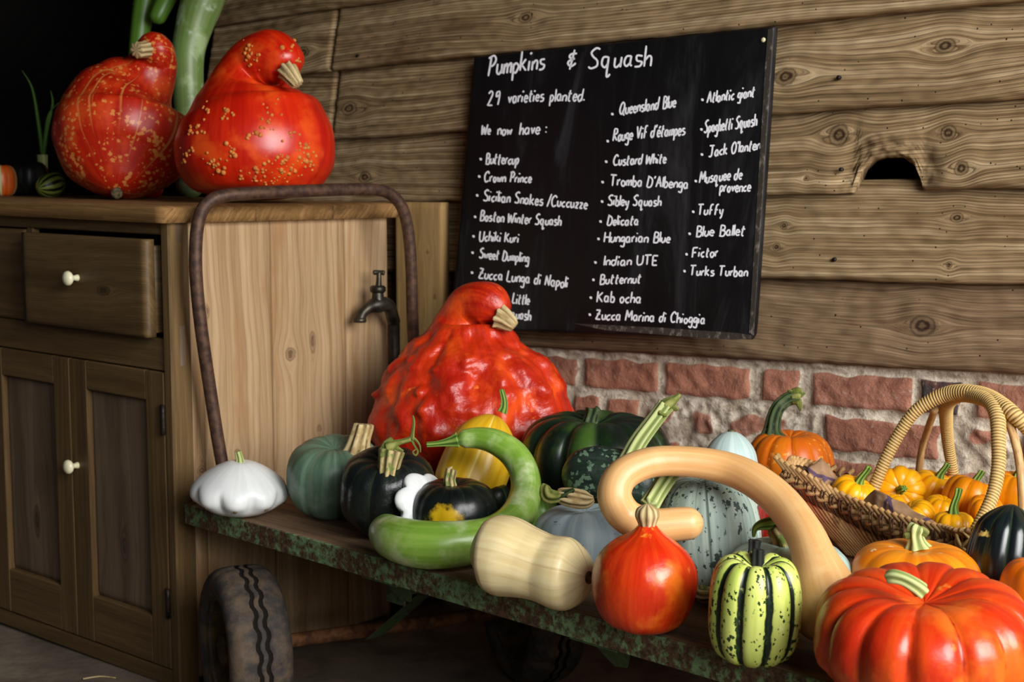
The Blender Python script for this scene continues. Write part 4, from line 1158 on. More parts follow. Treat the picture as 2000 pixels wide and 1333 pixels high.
# ---- red kuri at the front
mku = rind('kuri_rind', (214, 66, 16), (198, 40, 10), (3, 3, 1.2), 20., third=(230, 110, 26), rough=.26, spec=.55, bsc=45, bst=.25, bd=.004, mot=((234, 140, 40), 34., .64, .74))
KP = [(0, -.46), (.25, -.49), (.5, -.47), (.74, -.40), (.9, -.27), (.985, -.12), (1, .0), (.95, .12), (.83, .23), (.66, .315), (.48, .375), (.34, .42), (.24, .46), (.17, .495), (.1, .51), (0, .51)]
KP = [(max(0, p.x), p.z) for p in spline([Vector((r, 0, z)) for r, z in KP], 1., 45)[0]]
r_, c, R, H, d, Q = squash('red_kuri_squash', 'red onion-shaped squash with a round corky stalk, at the front of the trolley', 'squash', (1155, 1022, 1362, 1234), mku, KP, nrib=8, rd=.012, rp=1.2, ax=Vector((.04, .0, 1)), disp=lump(.0025, 18, 6))
tz = c + Q @ Vector((0, 0, H * .5))
stemt(r_, [tz - ZZ * .006, tz + ZZ * .003, tz + ZZ * .012, tz + ZZ * .02, tz + ZZ * .027], [.010, .0125, .0155, .0135, .008], M['st_dry'], 9, .08, rnd=(0, .008))

# ---- striped harlequin squash and a paler one behind it
def harl(name, label, b, mat, H_stem, spin):
    r_, c, R, H, d, Q = squash(name, label, 'squash', b, mat, prof(.44, .8, .13, .05, .34), nrib=10, rd=.11, rp=1.5, ax=Vector((.02, -.06, 1)), spin=spin, seg=130)
    return r_, c, R, H, d
mha = rind('striped_lime_rind', (208, 216, 116), (182, 202, 86), (3, 3, 1.), 21., crease=(20, 34, 22), cpow=(.48, .34), rough=.34, spec=.5, bst=.04, speck=(34, 58, 26), spk=(190, .30, .22, .7), mot=((222, 222, 140), 30., .6, .7))
r_, c, R, H, d = harl('harlequin_squash', 'lime and dark green striped ribbed squash at the front edge', (1382, 1084, 1566, 1293), mha, 0, .8)
stemt(r_, [at(1478, 1118, d), at(1479, 1106, d), at(1480, 1085, d), at(1481, 1072, d)], [.011, .0082, .0072, .0074], M['st_black'], 5, .14)
mh2 = rind('cream_flecked_rind', (222, 222, 190), (206, 210, 160), (3, 3, 1.), 22., crease=(60, 80, 50), cpow=(.4, .2), rough=.36, bst=.04, speck=(40, 60, 34), spk=(200, .30, .22))
r_, c, R, H, d = harl('harlequin_squash', 'cream dark-flecked ribbed squash just behind the striped lime one', (1410, 1088, 1536, 1248), mh2, 0, .4)
stemt(r_, [at(1470, 1110, d), at(1471, 1090, d), at(1473, 1066, d), at(1474, 1054, d)], [.010, .0078, .0072, .0085], M['st_black'], 5, .14)

# ---- big red ribbed pumpkin in front
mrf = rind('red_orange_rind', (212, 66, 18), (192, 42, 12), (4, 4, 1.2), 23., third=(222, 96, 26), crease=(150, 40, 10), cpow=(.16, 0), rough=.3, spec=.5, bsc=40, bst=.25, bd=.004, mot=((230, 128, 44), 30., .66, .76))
def rfd(p, th, t, a):
    n = p.normalized() if p.length > 1e-6 else ZZ
    low = 1 - sm(.35, .62, t)
    return n * (low * (.004 * nz(p, 45, 1) + .003 * nz(p, 80, 2)) + .0025 * nz(p, 16, 5))
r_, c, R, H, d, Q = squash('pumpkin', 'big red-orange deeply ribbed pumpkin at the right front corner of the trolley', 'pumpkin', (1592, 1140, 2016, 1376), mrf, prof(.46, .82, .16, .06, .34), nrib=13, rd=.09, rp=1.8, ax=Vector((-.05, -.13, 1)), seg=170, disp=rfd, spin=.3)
stemt(r_, [at(1800, 1156, d - .045), at(1788, 1146, d - .048), at(1765, 1133, d - .045), at(1745, 1128, d - .04), at(1733, 1130, d - .035)], [.009, .0082, .0075, .0078, .007], M['st_pale'], 5, .14)

# ---- orange one with white warts
mow = rind('orange_white_line_rind', (240, 148, 24), (226, 116, 14), (3, 3, .7), 24., rough=.3, spec=.5, bst=.06, lines=((250, 226, 190), 2.2, .74, .77), speck=(250, 214, 160), spk=(38, .16, .12))
r_, c, R, H, d, Q = squash('pumpkin', 'orange flattened pumpkin with white lines and warts, between the basket and the big red pumpkin', 'pumpkin', (1659, 1058, 1914, 1222), mow, prof(.5, .86, .07, .05), nrib=9, rd=.04, rp=1.4)
mw_ = MB()
for k in range(60):
    th, t = random.uniform(math.pi, 2 * math.pi), random.uniform(.1, .42)
    rr = math.sqrt(max(0, 1 - (2 * t) ** 2)) ** .9
    q = c + Vector((math.cos(th) * R * rr * .97, math.sin(th) * R * rr * .97, t * H * .95))
    if k < 26:
        nn = (q - c).normalized(); s_ = random.uniform(.0018, .0032); lathe(mw_, q - nn * .003, nn, [(s_ * 1.3, 0), (s_ * 1.2, .003), (s_ * .8, .0045), (s_ * .1, .0052)], 10)
into(r_.children[0], mw_, M['ivory'])
stemt(r_, [at(1792, 1072, d), at(1790, 1060, d), at(1788, 1046, d), at(1790, 1034, d), at(1794, 1026, d)], [.017, .0115, .0095, .011, .008], M['st_pale'], 6, .18)
m = MB(); m.tube([at(1790, 1042, d), at(1776, 1046, d), at(1764, 1048, d)], [.007, .006, .004], 8, rnd=(.002, .002)); m.tube([at(1794, 1036, d), at(1804, 1040, d), at(1812, 1046, d)], [.007, .0065, .005], 8, rnd=(.002, .002)); m.build('stem_tip', M['vine'], r_)

# ---- dark acorn squash at the right
mac = rind('acorn_rind', (24, 34, 32), (14, 20, 22), (3, 3, .8), 25., rough=.24, spec=.55, bst=.04, crease=(40, 54, 34), cpow=(.3, 0), lines=((112, 128, 76), 1.6, .60, .72), mot=((196, 172, 90), 20., .70, .74))
ad = 1.93
r_, P, Rr = swept('acorn_squash', 'dark green glossy ribbed squash leaning by the basket at the right edge', 'squash', [at(1952, 1192, ad), at(1955, 1140, ad), at(1962, 1075, ad), at(1972, 1015, ad), at(1980, 972, ad)],
                  [.034, .048, .050, .042, .025], mac, REST, 80, (.04, .034), nrib=10, rd=.09)
# ---- orange at the very edge
mo3 = rind('bright_orange_rind', (232, 120, 16), (216, 96, 10), (3, 3, .8), 26., rough=.3, spec=.5, bst=.06, speck=(250, 210, 150), spk=(45, .15, .11))
squash('pumpkin', 'small orange pumpkin at the right edge, below the dark green glossy squash', 'pumpkin', (1950, 1090, 2120, 1262), mo3, prof(.5, .9, .06, .05), nrib=9, rd=.04)

# ================================================================== BASKET
n = NT('willow_cane', .5, .35); pol, ob = n.attr('pol', True), n.obj()
c_ = n.mix(n.stp(n.noise(n.mapv(pol, (2, 2, 8)), 1., 3), .35, .65), (196, 160, 108), (168, 126, 76)); n.col(n.mix(n.stp(n.noise(ob, 30., 2), .55, .7), c_, (122, 82, 44))); n.bump(n.noise(n.mapv(pol, (9, 9, 2)), 1., 2), .2, .001); M['cane'] = n.m
n = NT('straw_wrapping', .6, .3); pol = n.attr('pol', True); rib = n.attr('rib')
n.col(n.mix(n.stp(rib, .0, .85), (92, 62, 28), (206, 172, 108))); M['straw'] = n.m
M['twine'] = plain('dark_binding', (92, 62, 40), (70, 46, 30), 80., .7, .2)
bk_ = thing('basket', 'wicker basket with straw-wrapped hoop handle, holding mini orange pumpkins', 'basket', tuple(onz(1800, 1075, DZ)))
rim = [(1536, 928, 2.27), (1590, 958, 2.24), (1650, 990, 2.215), (1715, 1018, 2.165), (1780, 1040, 2.115), (1845, 1055, 2.065), (1895, 1060, 2.03), (1960, 1050, 2.03), (2040, 1030, 2.08), (2090, 1012, 2.16), (2080, 1000, 2.26), (2000, 990, 2.36), (1900, 978, 2.43), (1800, 966, 2.46), (1700, 950, 2.45), (1610, 932, 2.35), (1555, 922, 2.30)]
rimP = [at(*p) for p in rim]
rc_ = sum(rimP, Vector()) / len(rimP)
RP, _ = spline(rimP + [rimP[0]], 1., 16 * 11); RP = RP[:-1]; NR = len(RP)
basec = at(1800, 1070, 2.22); basec.z = DZ + .004
BP = []
for q in RP:
    w = Vector((q.x, q.y, 0)) - Vector((rc_.x, rc_.y, 0)); BP.append(Vector((basec.x, basec.y, DZ + .006)) + w * .52)
# stakes (the woven wall is a row of upright rods)
m = MB()
for k in range(0, NR, 2):
    a, b = BP[k], RP[k]; mid = a.lerp(b, .55) + (Vector((b.x - rc_.x, b.y - rc_.y, 0))).normalized() * .006
    m.tube([a, mid, b], [.0040, .0042, .0040], 8, step=3)
m.build('stakes', M['cane'], bk_)
m = MB()
vs = [Vector((basec.x, basec.y, DZ + .008))] + [p + ZZ * .002 for p in BP] + [p - ZZ * .004 for p in BP] + [Vector((basec.x, basec.y, DZ + .001))]
fs = [(0, 1 + k, 1 + (k + 1) % NR) for k in range(NR)] + [(1 + k, 1 + NR + k, 1 + NR + (k + 1) % NR, 1 + (k + 1) % NR) for k in range(NR)] + [(1 + 2 * NR, 1 + NR + (k + 1) % NR, 1 + NR + k) for k in range(NR)]
m.add(vs, fs); m.build('base', M['cane'], bk_)
def closed(pts, r, off=ZZ * 0, amp=0., fr=0, ph=0., n=8):
    out = []
    for k in range(len(pts)):
        w = Vector((pts[k].x - rc_.x, pts[k].y - rc_.y, 0)).normalized()
        out.append(pts[k] + off + w * (amp * math.cos(fr * k + ph)) + ZZ * (amp * math.sin(fr * k + ph)))
    return out
def ringtube(m, pts, r, n=8):
    N_ = len(pts); vs, fs = [], []
    for i in range(N_):
        t = (pts[(i + 1) % N_] - pts[i - 1]).normalized(); X = (ZZ - t * t.z).normalized(); Y = t.cross(X)
        for j in range(n):
            th = 2 * math.pi * j / n; vs.append(pts[i] + X * (r * math.cos(th)) + Y * (r * math.sin(th)))
    for i in range(N_):
        for j in range(n):
            fs.append((i * n + j, i * n + (j + 1) % n, ((i + 1) % N_) * n + (j + 1) % n, ((i + 1) % N_) * n + j))
    m.add(vs, fs, pol=[(math.cos(2 * math.pi * (q % n) / n), math.sin(2 * math.pi * (q % n) / n), q / len(vs) * 20) for q in range(len(vs))])
m = MB()
up2 = [q.lerp(b, -.03) for q, b in zip(RP, BP)]
for ph in (0, 2.1, 4.2): ringtube(m, closed(up2, 0, ZZ * -.006, .0058, .55, ph), .0042)
for q_ in (.10, .17, .24): ringtube(m, closed([q.lerp(b, q_) + (q - b).cross(ZZ).cross(ZZ).normalized() * -.006 for q, b in zip(RP, BP)], 0, ZZ * 0), .0036)
m.build('woven_band', M['cane'], bk_)
# plaited border: slanting rod ends standing above the band
m = MB()
for k in range(0, NR, 2):
    w = Vector((RP[k].x - rc_.x, RP[k].y - rc_.y, 0)).normalized(); t = (RP[(k + 1) % NR] - RP[k - 1]).normalized()
    m.tube([RP[k] - w * .002, RP[k] + ZZ * .012 - t * .009 + w * .003, RP[k] + ZZ * .022 - t * .026 + w * .004], [.0042, .0045, .0042], 7, rnd=(.002, .002))
m.build('plaited_border', M['cane'], bk_)
for k in range(0, NR, 3):
    m = MB(); t = (RP[(k + 1) % NR] - RP[k - 1]).normalized()
    for e in (-.0025, .0025):
        c0 = RP[k].lerp(BP[k], .09) + t * e; X = ZZ; w = Vector((RP[k].x - rc_.x, RP[k].y - rc_.y, 0)).normalized()
        pts = [c0 + X * (.0215 * math.cos(q * math.pi / 6)) + w * (.0125 * math.sin(q * math.pi / 6) + .008 * math.cos(q * math.pi / 6)) for q in range(13)]
        m.tube(pts, .0013, 6, step=1)
    m.build('binding', M['twine'], bk_)

def wrapped(m, pts, r, turns_per_m=210):
    """rod wound with straw cord: rings along the tube"""
    P, R = spline(pts, r if isinstance(r, list) else [r] * len(pts), 60)
    L = [0]
    for a, b in zip(P, P[1:]): L.append(L[-1] + (b - a).length)
    nr_ = int(L[-1] * turns_per_m) * 6; P2, R2 = [], []; k = 0
    for i in range(nr_ + 1):
        x = L[-1] * i / nr_
        while k < len(L) - 2 and L[k + 1] < x: k += 1
        u = (x - L[k]) / max(1e-9, L[k + 1] - L[k]); P2.append(P[k].lerp(P[k + 1], u)); R2.append(R[k] + (R[k + 1] - R[k]) * u)
    T = [(P2[min(nr_, i + 1)] - P2[max(0, i - 1)]).normalized() for i in range(nr_ + 1)]
    n_ = 18; vs, fs, rb = [], [], []
    X = Vector((1, 0, 0)) if abs(T[0].x) < .8 else ZZ
    for i in range(nr_ + 1):
        X = (X - T[i] * X.dot(T[i])).normalized(); Y = T[i].cross(X)
        for j in range(n_):
            th = 2 * math.pi * j / n_; a = abs(math.sin(math.pi * i / 6 + th * .5))
            vs.append(P2[i] + (X * math.cos(th) + Y * math.sin(th)) * (R2[i] * (1 - .14 * (1 - a)))); rb.append(a)
    for i in range(nr_):
        for j in range(n_):
            k2 = (j + 1) % n_; fs.append((i * n_ + j, i * n_ + k2, (i + 1) * n_ + k2, (i + 1) * n_ + j))
    fs.append(tuple(range(n_))[::-1]); fs.append(tuple(nr_ * n_ + j for j in range(n_)))
    m.add(vs, fs, rib=rb)
m = MB()
wrapped(m, [at(1697, 985, 2.27), at(1722, 915, 2.265), at(1750, 858, 2.26), at(1782, 810, 2.25), at(1815, 785, 2.24), at(1850, 770, 2.225), at(1885, 766, 2.20), at(1922, 772, 2.17), at(1952, 788, 2.13), at(1985, 815, 2.10), at(2030, 865, 2.10), at(2060, 930, 2.11), at(2070, 1015, 2.13)], [.0095, .010, .010, .0105, .0115, .0125, .0125, .0125, .0125, .012, .011, .010, .010])
wrapped(m, [at(1866, 950, 2.40), at(1858, 905, 2.385), at(1851, 860, 2.36), at(1848, 820, 2.32), at(1850, 790, 2.27), at(1872, 772, 2.225), at(1905, 774, 2.18), at(1935, 786, 2.14), at(1948, 815, 2.11), at(1950, 860, 2.09), at(1950, 910, 2.075), at(1940, 965, 2.06), at(1918, 1015, 2.045), at(1896, 1055, 2.035)], [.009, .0095, .010, .011, .012, .0125, .0125, .0125, .0120, .0110, .0105, .010, .010, .010])
h_ = m.build('hoop_handle', M['straw'], bk_)
for q in (([at(1826, 800, 2.26), at(1812, 840, 2.31), at(1800, 880, 2.35), at(1792, 945, 2.38)], .0058), ([at(1962, 800, 2.12), at(1982, 860, 2.10), at(1993, 920, 2.09), at(1998, 1010, 2.07)], .0066)):
    m = MB(); m.tube(*q, 10, step=6); m.build('cane_brace', M['cane'], h_)
m = MB()
for q in range(3):
    c0 = at(1893, 1056, 2.033)
    m.tube([c0 + Vector((.018 * math.cos(k * .9 + q * 2), .010 * math.sin(k * .9 + q * 2), .015 * math.sin(k * 1.3 + q))) for k in range(8)], .0028, 7, step=4)
m.build('lashing', M['straw'], h_)

# brown paper lining
n = NT('brown_paper', .8, .15); ob = n.obj()
pv = n.vor(n.mapv(ob, (1, 1, .8), (.3, .1, 0)), 17., 'DISTANCE_TO_EDGE')
n.col(n.mix(n.stp(pv, .06, .035), n.mix(n.stp(n.noise(ob, 30., 3), .4, .6), (166, 132, 100), (148, 116, 86)), (92, 72, 92))); n.bump(n.noise(ob, 40., 4), .4, .004); M['paper'] = n.m
pb = thing('paper_bag', 'crumpled brown paper with purple print lining the front of the basket', 'paper', tuple(at(1740, 1030, 2.2)))
def sheet(m, rows, seed):
    nr_, ncl = len(rows), len(rows[0]); G = []
    for a in range((nr_ - 1) * 6 + 1):
        u = a / 6; i = min(nr_ - 2, int(u)); fu = u - i; row = []
        for b in range((ncl - 1) * 6 + 1):
            v = b / 6; j = min(ncl - 2, int(v)); fv = v - j
            p = rows[i][j].lerp(rows[i][j + 1], fv).lerp(rows[i + 1][j].lerp(rows[i + 1][j + 1], fv), fu)
            row.append(p + Vector((nz(p, 45, seed), nz(p, 45, seed + 1), nz(p, 45, seed + 2))) * .004)
        G.append(row)
    w = len(G[0]); vs = [p for r in G for p in r]; k = len(vs); vs += [p + Vector((0, .0008, -.0006)) for p in vs]; fs = []
    for a in range(len(G) - 1):
        for b in range(w - 1):
            q = a * w + b; fs += [(q, q + 1, q + w + 1, q + w), (k + q, k + q + w, k + q + w + 1, k + q + 1)]
    H_ = len(G)
    bd = [b for b in range(w)] + [a * w + w - 1 for a in range(1, H_)] + [(H_ - 1) * w + b for b in range(w - 2, -1, -1)] + [a * w for a in range(H_ - 2, 0, -1)]
    for q in range(len(bd)):
        p = bd[(q + 1) % len(bd)]; fs.append((bd[q], k + bd[q], k + p, p))
    m.add(vs, fs)
m = MB()
sheet(m, [[at(1576, 915, 2.29), at(1606, 893, 2.30), at(1636, 932, 2.30)], [at(1592, 948, 2.275), at(1608, 938, 2.27), at(1640, 970, 2.275)], [at(1622, 980, 2.27), at(1640, 980, 2.265), at(1660, 990, 2.25)]], 3)
sheet(m, [[at(1655, 985, 2.215), at(1686, 980, 2.21), at(1708, 955, 2.19), at(1738, 968, 2.16), at(1790, 1000, 2.12), at(1852, 1034, 2.075)], [at(1668, 990, 2.205), at(1696, 985, 2.19), at(1720, 978, 2.165), at(1745, 992, 2.14), at(1800, 1022, 2.10), at(1862, 1046, 2.06)], [at(1690, 1002, 2.185), at(1712, 1008, 2.165), at(1740, 1018, 2.14), at(1775, 1028, 2.115), at(1815, 1042, 2.085), at(1870, 1054, 2.055)]], 6)
m.build('sheet', M['paper'], pb)

# mini pumpkins
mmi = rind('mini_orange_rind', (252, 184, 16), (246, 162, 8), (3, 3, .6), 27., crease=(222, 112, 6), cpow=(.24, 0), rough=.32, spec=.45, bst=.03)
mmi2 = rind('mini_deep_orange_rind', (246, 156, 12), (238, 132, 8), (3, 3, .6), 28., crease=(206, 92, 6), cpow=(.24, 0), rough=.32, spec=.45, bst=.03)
GRP = 'mini orange pumpkins in the basket'
minis = [  # centre px, depth, half width px, axis, material, stem, label
    (1666, 958, 2.26, 43, (.35, -.25, 1), mmi, .03, 'mini orange pumpkin at the left end of the basket, its stalk tilted right'),
    (1758, 948, 2.28, 47, (-.25, -.95, .25), mmi, .028, 'largest yellow-orange mini pumpkin in the middle of the basket, stalk facing out'),
    (1822, 950, 2.31, 46, (.35, -.15, 1), mmi, .026, 'yellow-orange mini pumpkin right of the largest, its green stalk lying to the right'),
    (1893, 962, 2.22, 50, (.4, .1, 1), mmi2, .02, 'deep orange mini pumpkin seen through the front handle leg'),
    (1982, 950, 2.22, 46, (.1, -.1, 1), mmi2, .02, 'deep orange mini pumpkin at the right end of the basket, behind the pale cane brace'),
    (1790, 1002, 2.17, 38, (-.5, .0, .8), mmi, 0, 'mini orange pumpkin at the basket front against the brown paper'),
    (1838, 985, 2.20, 32, (.2, -.2, 1), mmi, 0, 'little mini pumpkin wedged in the basket middle, no stalk showing'),
    (1862, 1020, 2.11, 39, (.0, .05, 1), mmi, .036, 'mini orange pumpkin at the near corner of the basket, stalk upright'),
    (1738, 985, 2.23, 32, (-.3, -.3, 1), mmi, 0, 'mini orange pumpkin half under the largest one, above the brown paper'),
    (1848, 945, 2.40, 40, (.1, 0, 1), mmi2, 0, 'deep orange mini pumpkin at the back of the basket behind the handle'),
    (1925, 985, 2.15, 32, (.1, -.2, 1), mmi2, 0, 'deep orange mini pumpkin low in the basket behind the front handle leg'),
]
for (x, y, d, hw, ax, mat, sl, lab) in minis:
    R = hw * 1.05 * d / F; H = R * 1.48; c = at(x, y + 11, d); ax = Vector(ax).normalized()
    vs, fs, pol, rb, c, Q = revolve(prof(.5, .88, .09, .07, .3, n=26), R, H, c, nrib=9, rd=.09, rp=1.7, ax=ax, spin=x * .01, seg=72)
    root = thing('mini_pumpkin', lab, 'pumpkin', (c.x, c.y, min(v.z for v in vs)), GRP)
    m = MB(); m.add(vs, fs, 0, pol=pol, rib=rb); m.build('rind', mat, root)
    if sl:
        b = c + ax * (H * .38); bend = (ax + Vector((.35, -.1, .1))).normalized()
        stemt(root, [b, b + ax * sl * .4, b + (ax + bend) * sl * .45, b + (ax + bend) * sl * .6], [.0085, .0052, .0045, .0052], M['st_green'], 5, .18)

# ================================================================== ON THE CUPBOARD
def cz(a): return .911 + CSL * a
def ctop(x, b):
    """point on the worktop seen at pixel column x, at depth b into the cupboard"""
    best = None
    for i in range(400):
        a = -.1 + i * .003; p = cp(a, b, .911); d = depth(p); px = 1000 + F * (p - CAM).dot(RT) / d
        if best is None or abs(px - x) < best[0]: best = (abs(px - x), p, d, a)
    return best[1], best[2], best[3]
# left pumpkin
p, d, a = ctop(240, .27); zr = cz(a)
mL = rind('speckled_red_rind', (190, 40, 12), (166, 26, 8), (5, 5, .7), 31., third=(204, 66, 22), rough=.36, spec=.45, bst=.12, speck=(214, 130, 62), spk=(85, .32, .2), lines=((206, 128, 66), 6.5, .66, .71))
lp = [(226, 384, -.10, 10), (228, 368, -.085, 48), (234, 330, -.05, 106), (240, 285, -.02, 132), (243, 245, .0, 132), (250, 205, .01, 114), (268, 172, .015, 84), (290, 142, .012, 56), (300, 114, .005, 45), (296, 98, -.02, 37), (284, 96, -.04, 26)]
r_, P, Rr = swept('pumpkin', 'speckled red pumpkin on the cupboard, left of the warty one', 'pumpkin', [at(x, y, d + o_) for x, y, o_, r in lp], [r * d / F for x, y, o_, r in lp], mL, None, 90, (.01, .022), nrib=12, rd=.015, disp=lambda v, pl: .002 * nz(v, 20, 3), loc=(p.x, p.y, zr), dens=90)
for q in bpy.data.objects[r_.name].children:
    me = q.data; lowz = min(v.co.z for v in me.vertices)
    if lowz < 0:
        for v in me.vertices: v.co.z -= lowz * (1 - sm(0, .08, v.co.z - lowz))
stemt(r_, [at(286, 96, d - .045), at(277, 97, d - .06), at(266, 98, d - .075)], [.017, .0155, .0165], M['st_dry'], 8, .14)
m = MB(); lathe(m, at(227, 378, d - .112), Vector((-.05, -1, -.1)), [(.0125, -.008), (.0115, .0), (.008, .0015), (.006, .001), (.001, .004)], 16); m.build('blossom_scar', M['scar'], r_)
# right warty pumpkin
p, d, a = ctop(498, .29); zr = cz(a)
mWt = rind('glossy_red_rind', (204, 40, 10), (178, 22, 6), (5, 5, .8), 32., third=(218, 74, 20), rough=.3, spec=.5, bst=.1)
wp = [(500, 390, 0, 70), (500, 372, 0, 118), (499, 330, 0, 150), (499, 275, 0, 154), (496, 228, 0, 138), (492, 190, 0, 108), (494, 152, -.005, 76), (508, 122, -.02, 58), (535, 114, -.045, 53), (560, 128, -.065, 40), (570, 142, -.072, 24)]
r_, P, Rr = swept('pumpkin', 'glossy red pumpkin with tan warts and bent neck, on the right of the cupboard', 'pumpkin', [at(x, y, d + o_) for x, y, o_, r in wp], [r * d / F for x, y, o_, r in wp], mWt, None, 90, (.02, .02), disp=lambda v, pl: .002 * nz(v, 14, 8), loc=(p.x, p.y, zr), dens=90)
body = r_.children[0]
lowz = min(v.co.z for v in body.data.vertices)
for v in body.data.vertices: v.co.z -= min(lowz, 0) * (1 - sm(0, .08, v.co.z - lowz)) if lowz < 0 else 0
stemt(r_, [at(560, 138, d - .095), at(567, 146, d - .105), at(576, 158, d - .11), at(583, 167, d - .112)], [.019, .0165, .013, .011], M['st_dry'], 8, .16)
# warts: welts in clusters along a few lines
mwart = plain('wart_cork', (206, 130, 58), (176, 96, 40), 120., .6, .3)
bv = [Vector(v.co) + Vector(r_.location) for v in body.data.vertices]
bnl = [Vector(v.normal) for v in body.data.vertices]
def px(p): dd = (p - CAM).dot(FW); return 1000 + F * (p - CAM).dot(RT) / dd, 666.5 - F * (p - CAM).dot(UP) / dd
proj = [(px(v), i) for i, v in enumerate(bv) if bnl[i].dot(CAM - v) > 0]
rw = random.Random(3)
clus = [(405, 210, 12, 6), (385, 255, 14, 12), (372, 290, 10, 8), (445, 220, 14, 9), (530, 228, 24, 14), (500, 262, 14, 7), (575, 260, 22, 10), (598, 290, 12, 9), (450, 295, 14, 10), (410, 315, 12, 8), (430, 330, 14, 9), (515, 325, 16, 9), (560, 320, 26, 26), (600, 320, 16, 16), (545, 350, 30, 16), (505, 352, 18, 9), (360, 310, 10, 6), (482, 98, 14, 12), (500, 118, 16, 9), (560, 95, 16, 8), (583, 118, 8, 6), (495, 340, 12, 4), (470, 345, 8, 4)]
m = MB()
for (cx, cy, sp, nn_) in clus:
    for _ in range(nn_):
        tx, ty = rw.gauss(cx, sp * .55), rw.gauss(cy, sp * .6)
        bi = min(proj, key=lambda q: (q[0][0] - tx) ** 2 + (q[0][1] - ty) ** 2)[1]
        s_ = rw.uniform(.0014, .0036) * rw.choice((1, 1, 1.5))
        v, nn = bv[bi], bnl[bi]
        vv = at(tx, ty, depth(v)); vv = vv - nn * (vv - v).dot(nn)
        lathe(m, vv - nn * .002, nn, [(s_ * 1.15, 0), (s_ * 1.1, .002), (s_ * .9, .002 + s_ * .45), (s_ * .5, .002 + s_ * .75), (s_ * .1, .002 + s_ * .85)], 8)
into(body, m, mwart)

# long gourds standing behind
mlg = rind('pale_gourd_rind', (120, 142, 84), (98, 124, 60), (3, 3, 1.2), 33., rough=.4, bst=.05, third=(156, 178, 126), mot=((176, 194, 160), 22., .58, .72))
mdg = rind('green_gourd_rind', (86, 124, 40), (66, 104, 28), (3, 3, 1.), 34., rough=.42, bst=.05)
p, d, a = ctop(372, .50); d = depth(p)
r_, P, Rr = swept('long_gourd', 'thick pale green long gourd standing behind the two red pumpkins', 'gourd', [at(373, 395, d), at(371, 330, d), at(370, 240, d), at(368, 180, d), at(368, 110, d), at(382, 50, d), at(398, 0, d), at(415, -80, d), at(425, -160, d)], [.032, .036, .034, .035, .038, .044, .050, .056, .05], mlg, cz(a), 36, (.03, .05))
p, d, a = ctop(268, .47); d = depth(p)
swept('long_gourd', 'green long gourd standing behind the left red pumpkin', 'gourd', [at(262, 395, d), at(264, 300, d), at(266, 180, d), at(272, 90, d), at(282, 20, d), at(296, -60, d), at(306, -120, d)], [.020, .022, .022, .023, .027, .030, .024], mdg, cz(a), 30, (.02, .025))
p, d2, a = ctop(330, .52); d2 = depth(p)
r_, P, Rr = swept('long_gourd', 'slim green gourd with a rounded tip hanging between the two standing gourds', 'gourd', [at(302, 46, d - .05), at(313, 22, d - .05), at(328, -10, d - .04), at(345, -60, d - .03), at(352, -130, d - .02)], [.018, .021, .023, .022, .017], mdg, None, 30, (.016, .015))
m = MB(); m.tube([P[-1] - ZZ * .004, P[-1] + ZZ * .2, Vector((P[-1].x, P[-1].y, 2.252))], .003, 8); m.build('stem', M['vine'], r_)
# little red one between them
p, d, a = ctop(296, .44); zr = cz(a)
squash('pumpkin', 'little red squash in shadow between the two big red pumpkins', 'pumpkin', (at(292, 368, d), .032, .05, d), mr2, prof(.55, .9, .05, .05), zr=zr, nrib=8, rd=.04)
# far left
mst = rind('striped_gourd_rind', (150, 160, 70), (120, 134, 48), (2, 2, .5), 35., crease=(20, 32, 18), cpow=(.75, .5), rough=.4, bst=.03)
p, d, a = ctop(100, .25); zr = cz(a)
r_, P, Rr = swept('gourd', 'small yellow and green striped gourd lying at the left of the cupboard top', 'gourd', [at(74, 364, d - .02), at(90, 360, d), at(110, 354, d + .02), at(128, 352, d + .03)], [.012, .026, .027, .018], mst, zr, 48, (.012, .014), nrib=10, rd=.06)
mdr = rind('dark_red_flash_rind', (26, 28, 22), (18, 20, 16), (2, 2, 1.), 36., rough=.4, bst=.05, lines=((176, 44, 16), 1.5, .56, .64))
p, d, a = ctop(56, .36); zr = cz(a)
squash('squash', 'dark squash with red flashes behind the small striped gourd', 'squash', (at(56, 345, d), .048, .085, d), mdr, prof(.5, .9, .06, .05), zr=zr, nrib=8, rd=.06)
mtu = rind('turban_rind', (200, 92, 24), (182, 70, 18), (2, 2, 1.), 37., rough=.4, bst=.05, lines=((176, 186, 130), 2.6, .5, .56))
p, d, a = ctop(2, .22); zr = cz(a)
r_, c, R, H, d_, Q = squash('squash', 'orange and pale green squash at the left edge of the photo, on the cupboard', 'squash', (at(2, 350, d), .036, .075, d), mtu, prof(.55, .9, .05, .05), zr=zr, nrib=8, rd=.05)
p, d, a = ctop(-6, .45)
lk = thing('leek', 'green leek with long blades standing at the far left of the cupboard', 'leek', tuple(cp(a, .45, .911)))
m = MB(); b0 = cp(a, .45, .911)
m.tube([b0, b0 + ZZ * .05, b0 + ZZ * .10], [.014, .012, .013], 14, rnd=(.006, 0)); m.build('shank', M['st_pale'], lk)
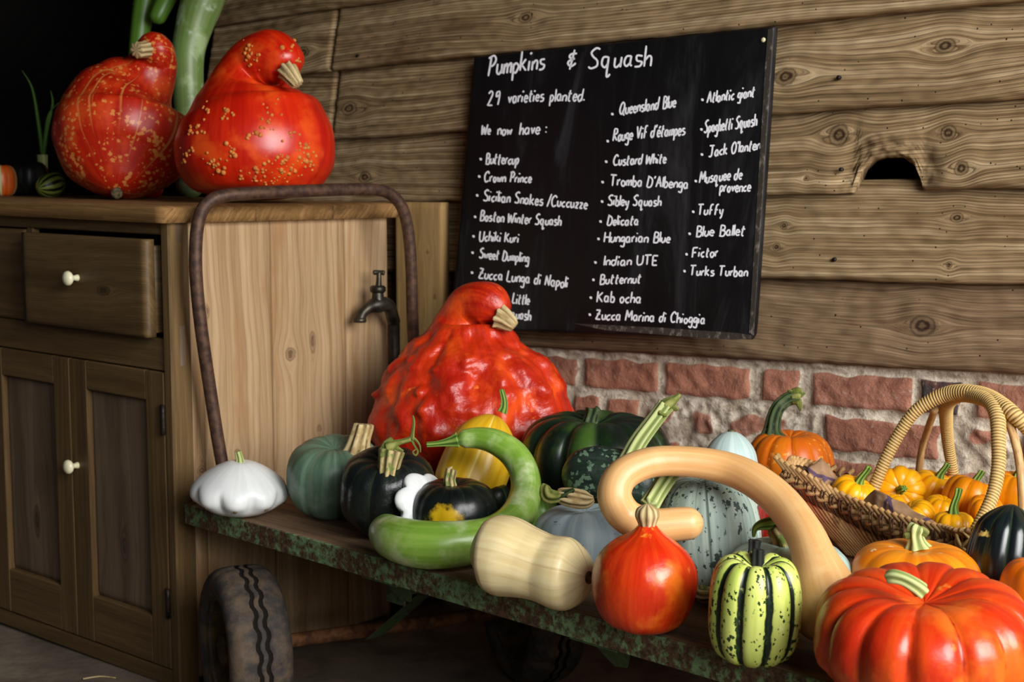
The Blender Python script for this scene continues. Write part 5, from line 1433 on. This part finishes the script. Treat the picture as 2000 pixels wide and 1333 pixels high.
for (dx, hh, bend) in ((-.02, .22, -.02), (.02, .14, .03), (.03, .17, .0)):
    m = MB(); P_ = [b0 + ZZ * .09, b0 + Vector((dx * .4, 0, .09 + hh * .4)), b0 + Vector((dx, 0, .09 + hh * .8)), b0 + Vector((dx + bend, -.01, .09 + hh))]
    vs, fs = [], []
    Pq, _ = spline(P_, 1., 18)
    for i, q in enumerate(Pq):
        w = .006 * (1 - (i / 18) ** 2) + .0008
        vs += [q + Vector((-w, .003, 0)), q + Vector((0, -.002, 0)), q + Vector((w, .003, 0)), q + Vector((0, -.0005, 0))]
    for i in range(18):
        for j in range(4): k = (j + 1) % 4; fs.append((i * 4 + j, i * 4 + k, i * 4 + 4 + k, i * 4 + 4 + j))
    fs += [(3, 2, 1, 0), tuple(72 + j for j in range(4))]
    m.add(vs, fs); m.build('leaf', M['st_green'], lk)

# straw on the floor
m = MB(); m.tube([onz(162, 1327, .002), onz(195, 1322, .003), onz(226, 1325, .002)], .0016, 6)
o = m.build('straw_stalk', M['st_dry'], None, loc=onz(195, 1325, 0)); tag(o, 'single pale straw stalk on the concrete floor before the cupboard', 'straw')

# ================================================================== LIGHT
def area(name, loc, tgt, sx, sy, power, col=(1, 1, 1), spread=180):
    l = bpy.data.lights.new(name, 'AREA'); l.shape = 'RECTANGLE'; l.size = sx; l.size_y = sy; l.energy = power; l.color = col; l.spread = math.radians(spread)
    o = bpy.data.objects.new(name, l); COL.objects.link(o); o.location = loc
    o.rotation_euler = (Vector(tgt) - Vector(loc)).to_track_quat('-Z', 'Y').to_euler()
    return o
area('barn_doorway_daylight', (2.05, -.2, 1.75), (.55, 2.2, .6), 1.9, 1.9, 158, (1, .985, .965))
area('open_front_daylight', (1.75, -1.9, 2.2), (.6, 2.1, .6), 2.6, 2.0, 92, (.97, .98, 1))
w = bpy.data.worlds.new('World'); SC.world = w; w.use_nodes = True
w.node_tree.nodes['Background'].inputs[0].default_value = (.75, .85, 1, 1); w.node_tree.nodes['Background'].inputs[1].default_value = .035
SC.view_settings.view_transform = 'Standard'; SC.view_settings.look = 'None'; SC.view_settings.exposure = 0; SC.view_settings.gamma = 1
SC.view_settings.use_curve_mapping = False
for o in bpy.data.objects:
    for k in ('_w', '_R'):
        if k in o: del o[k]
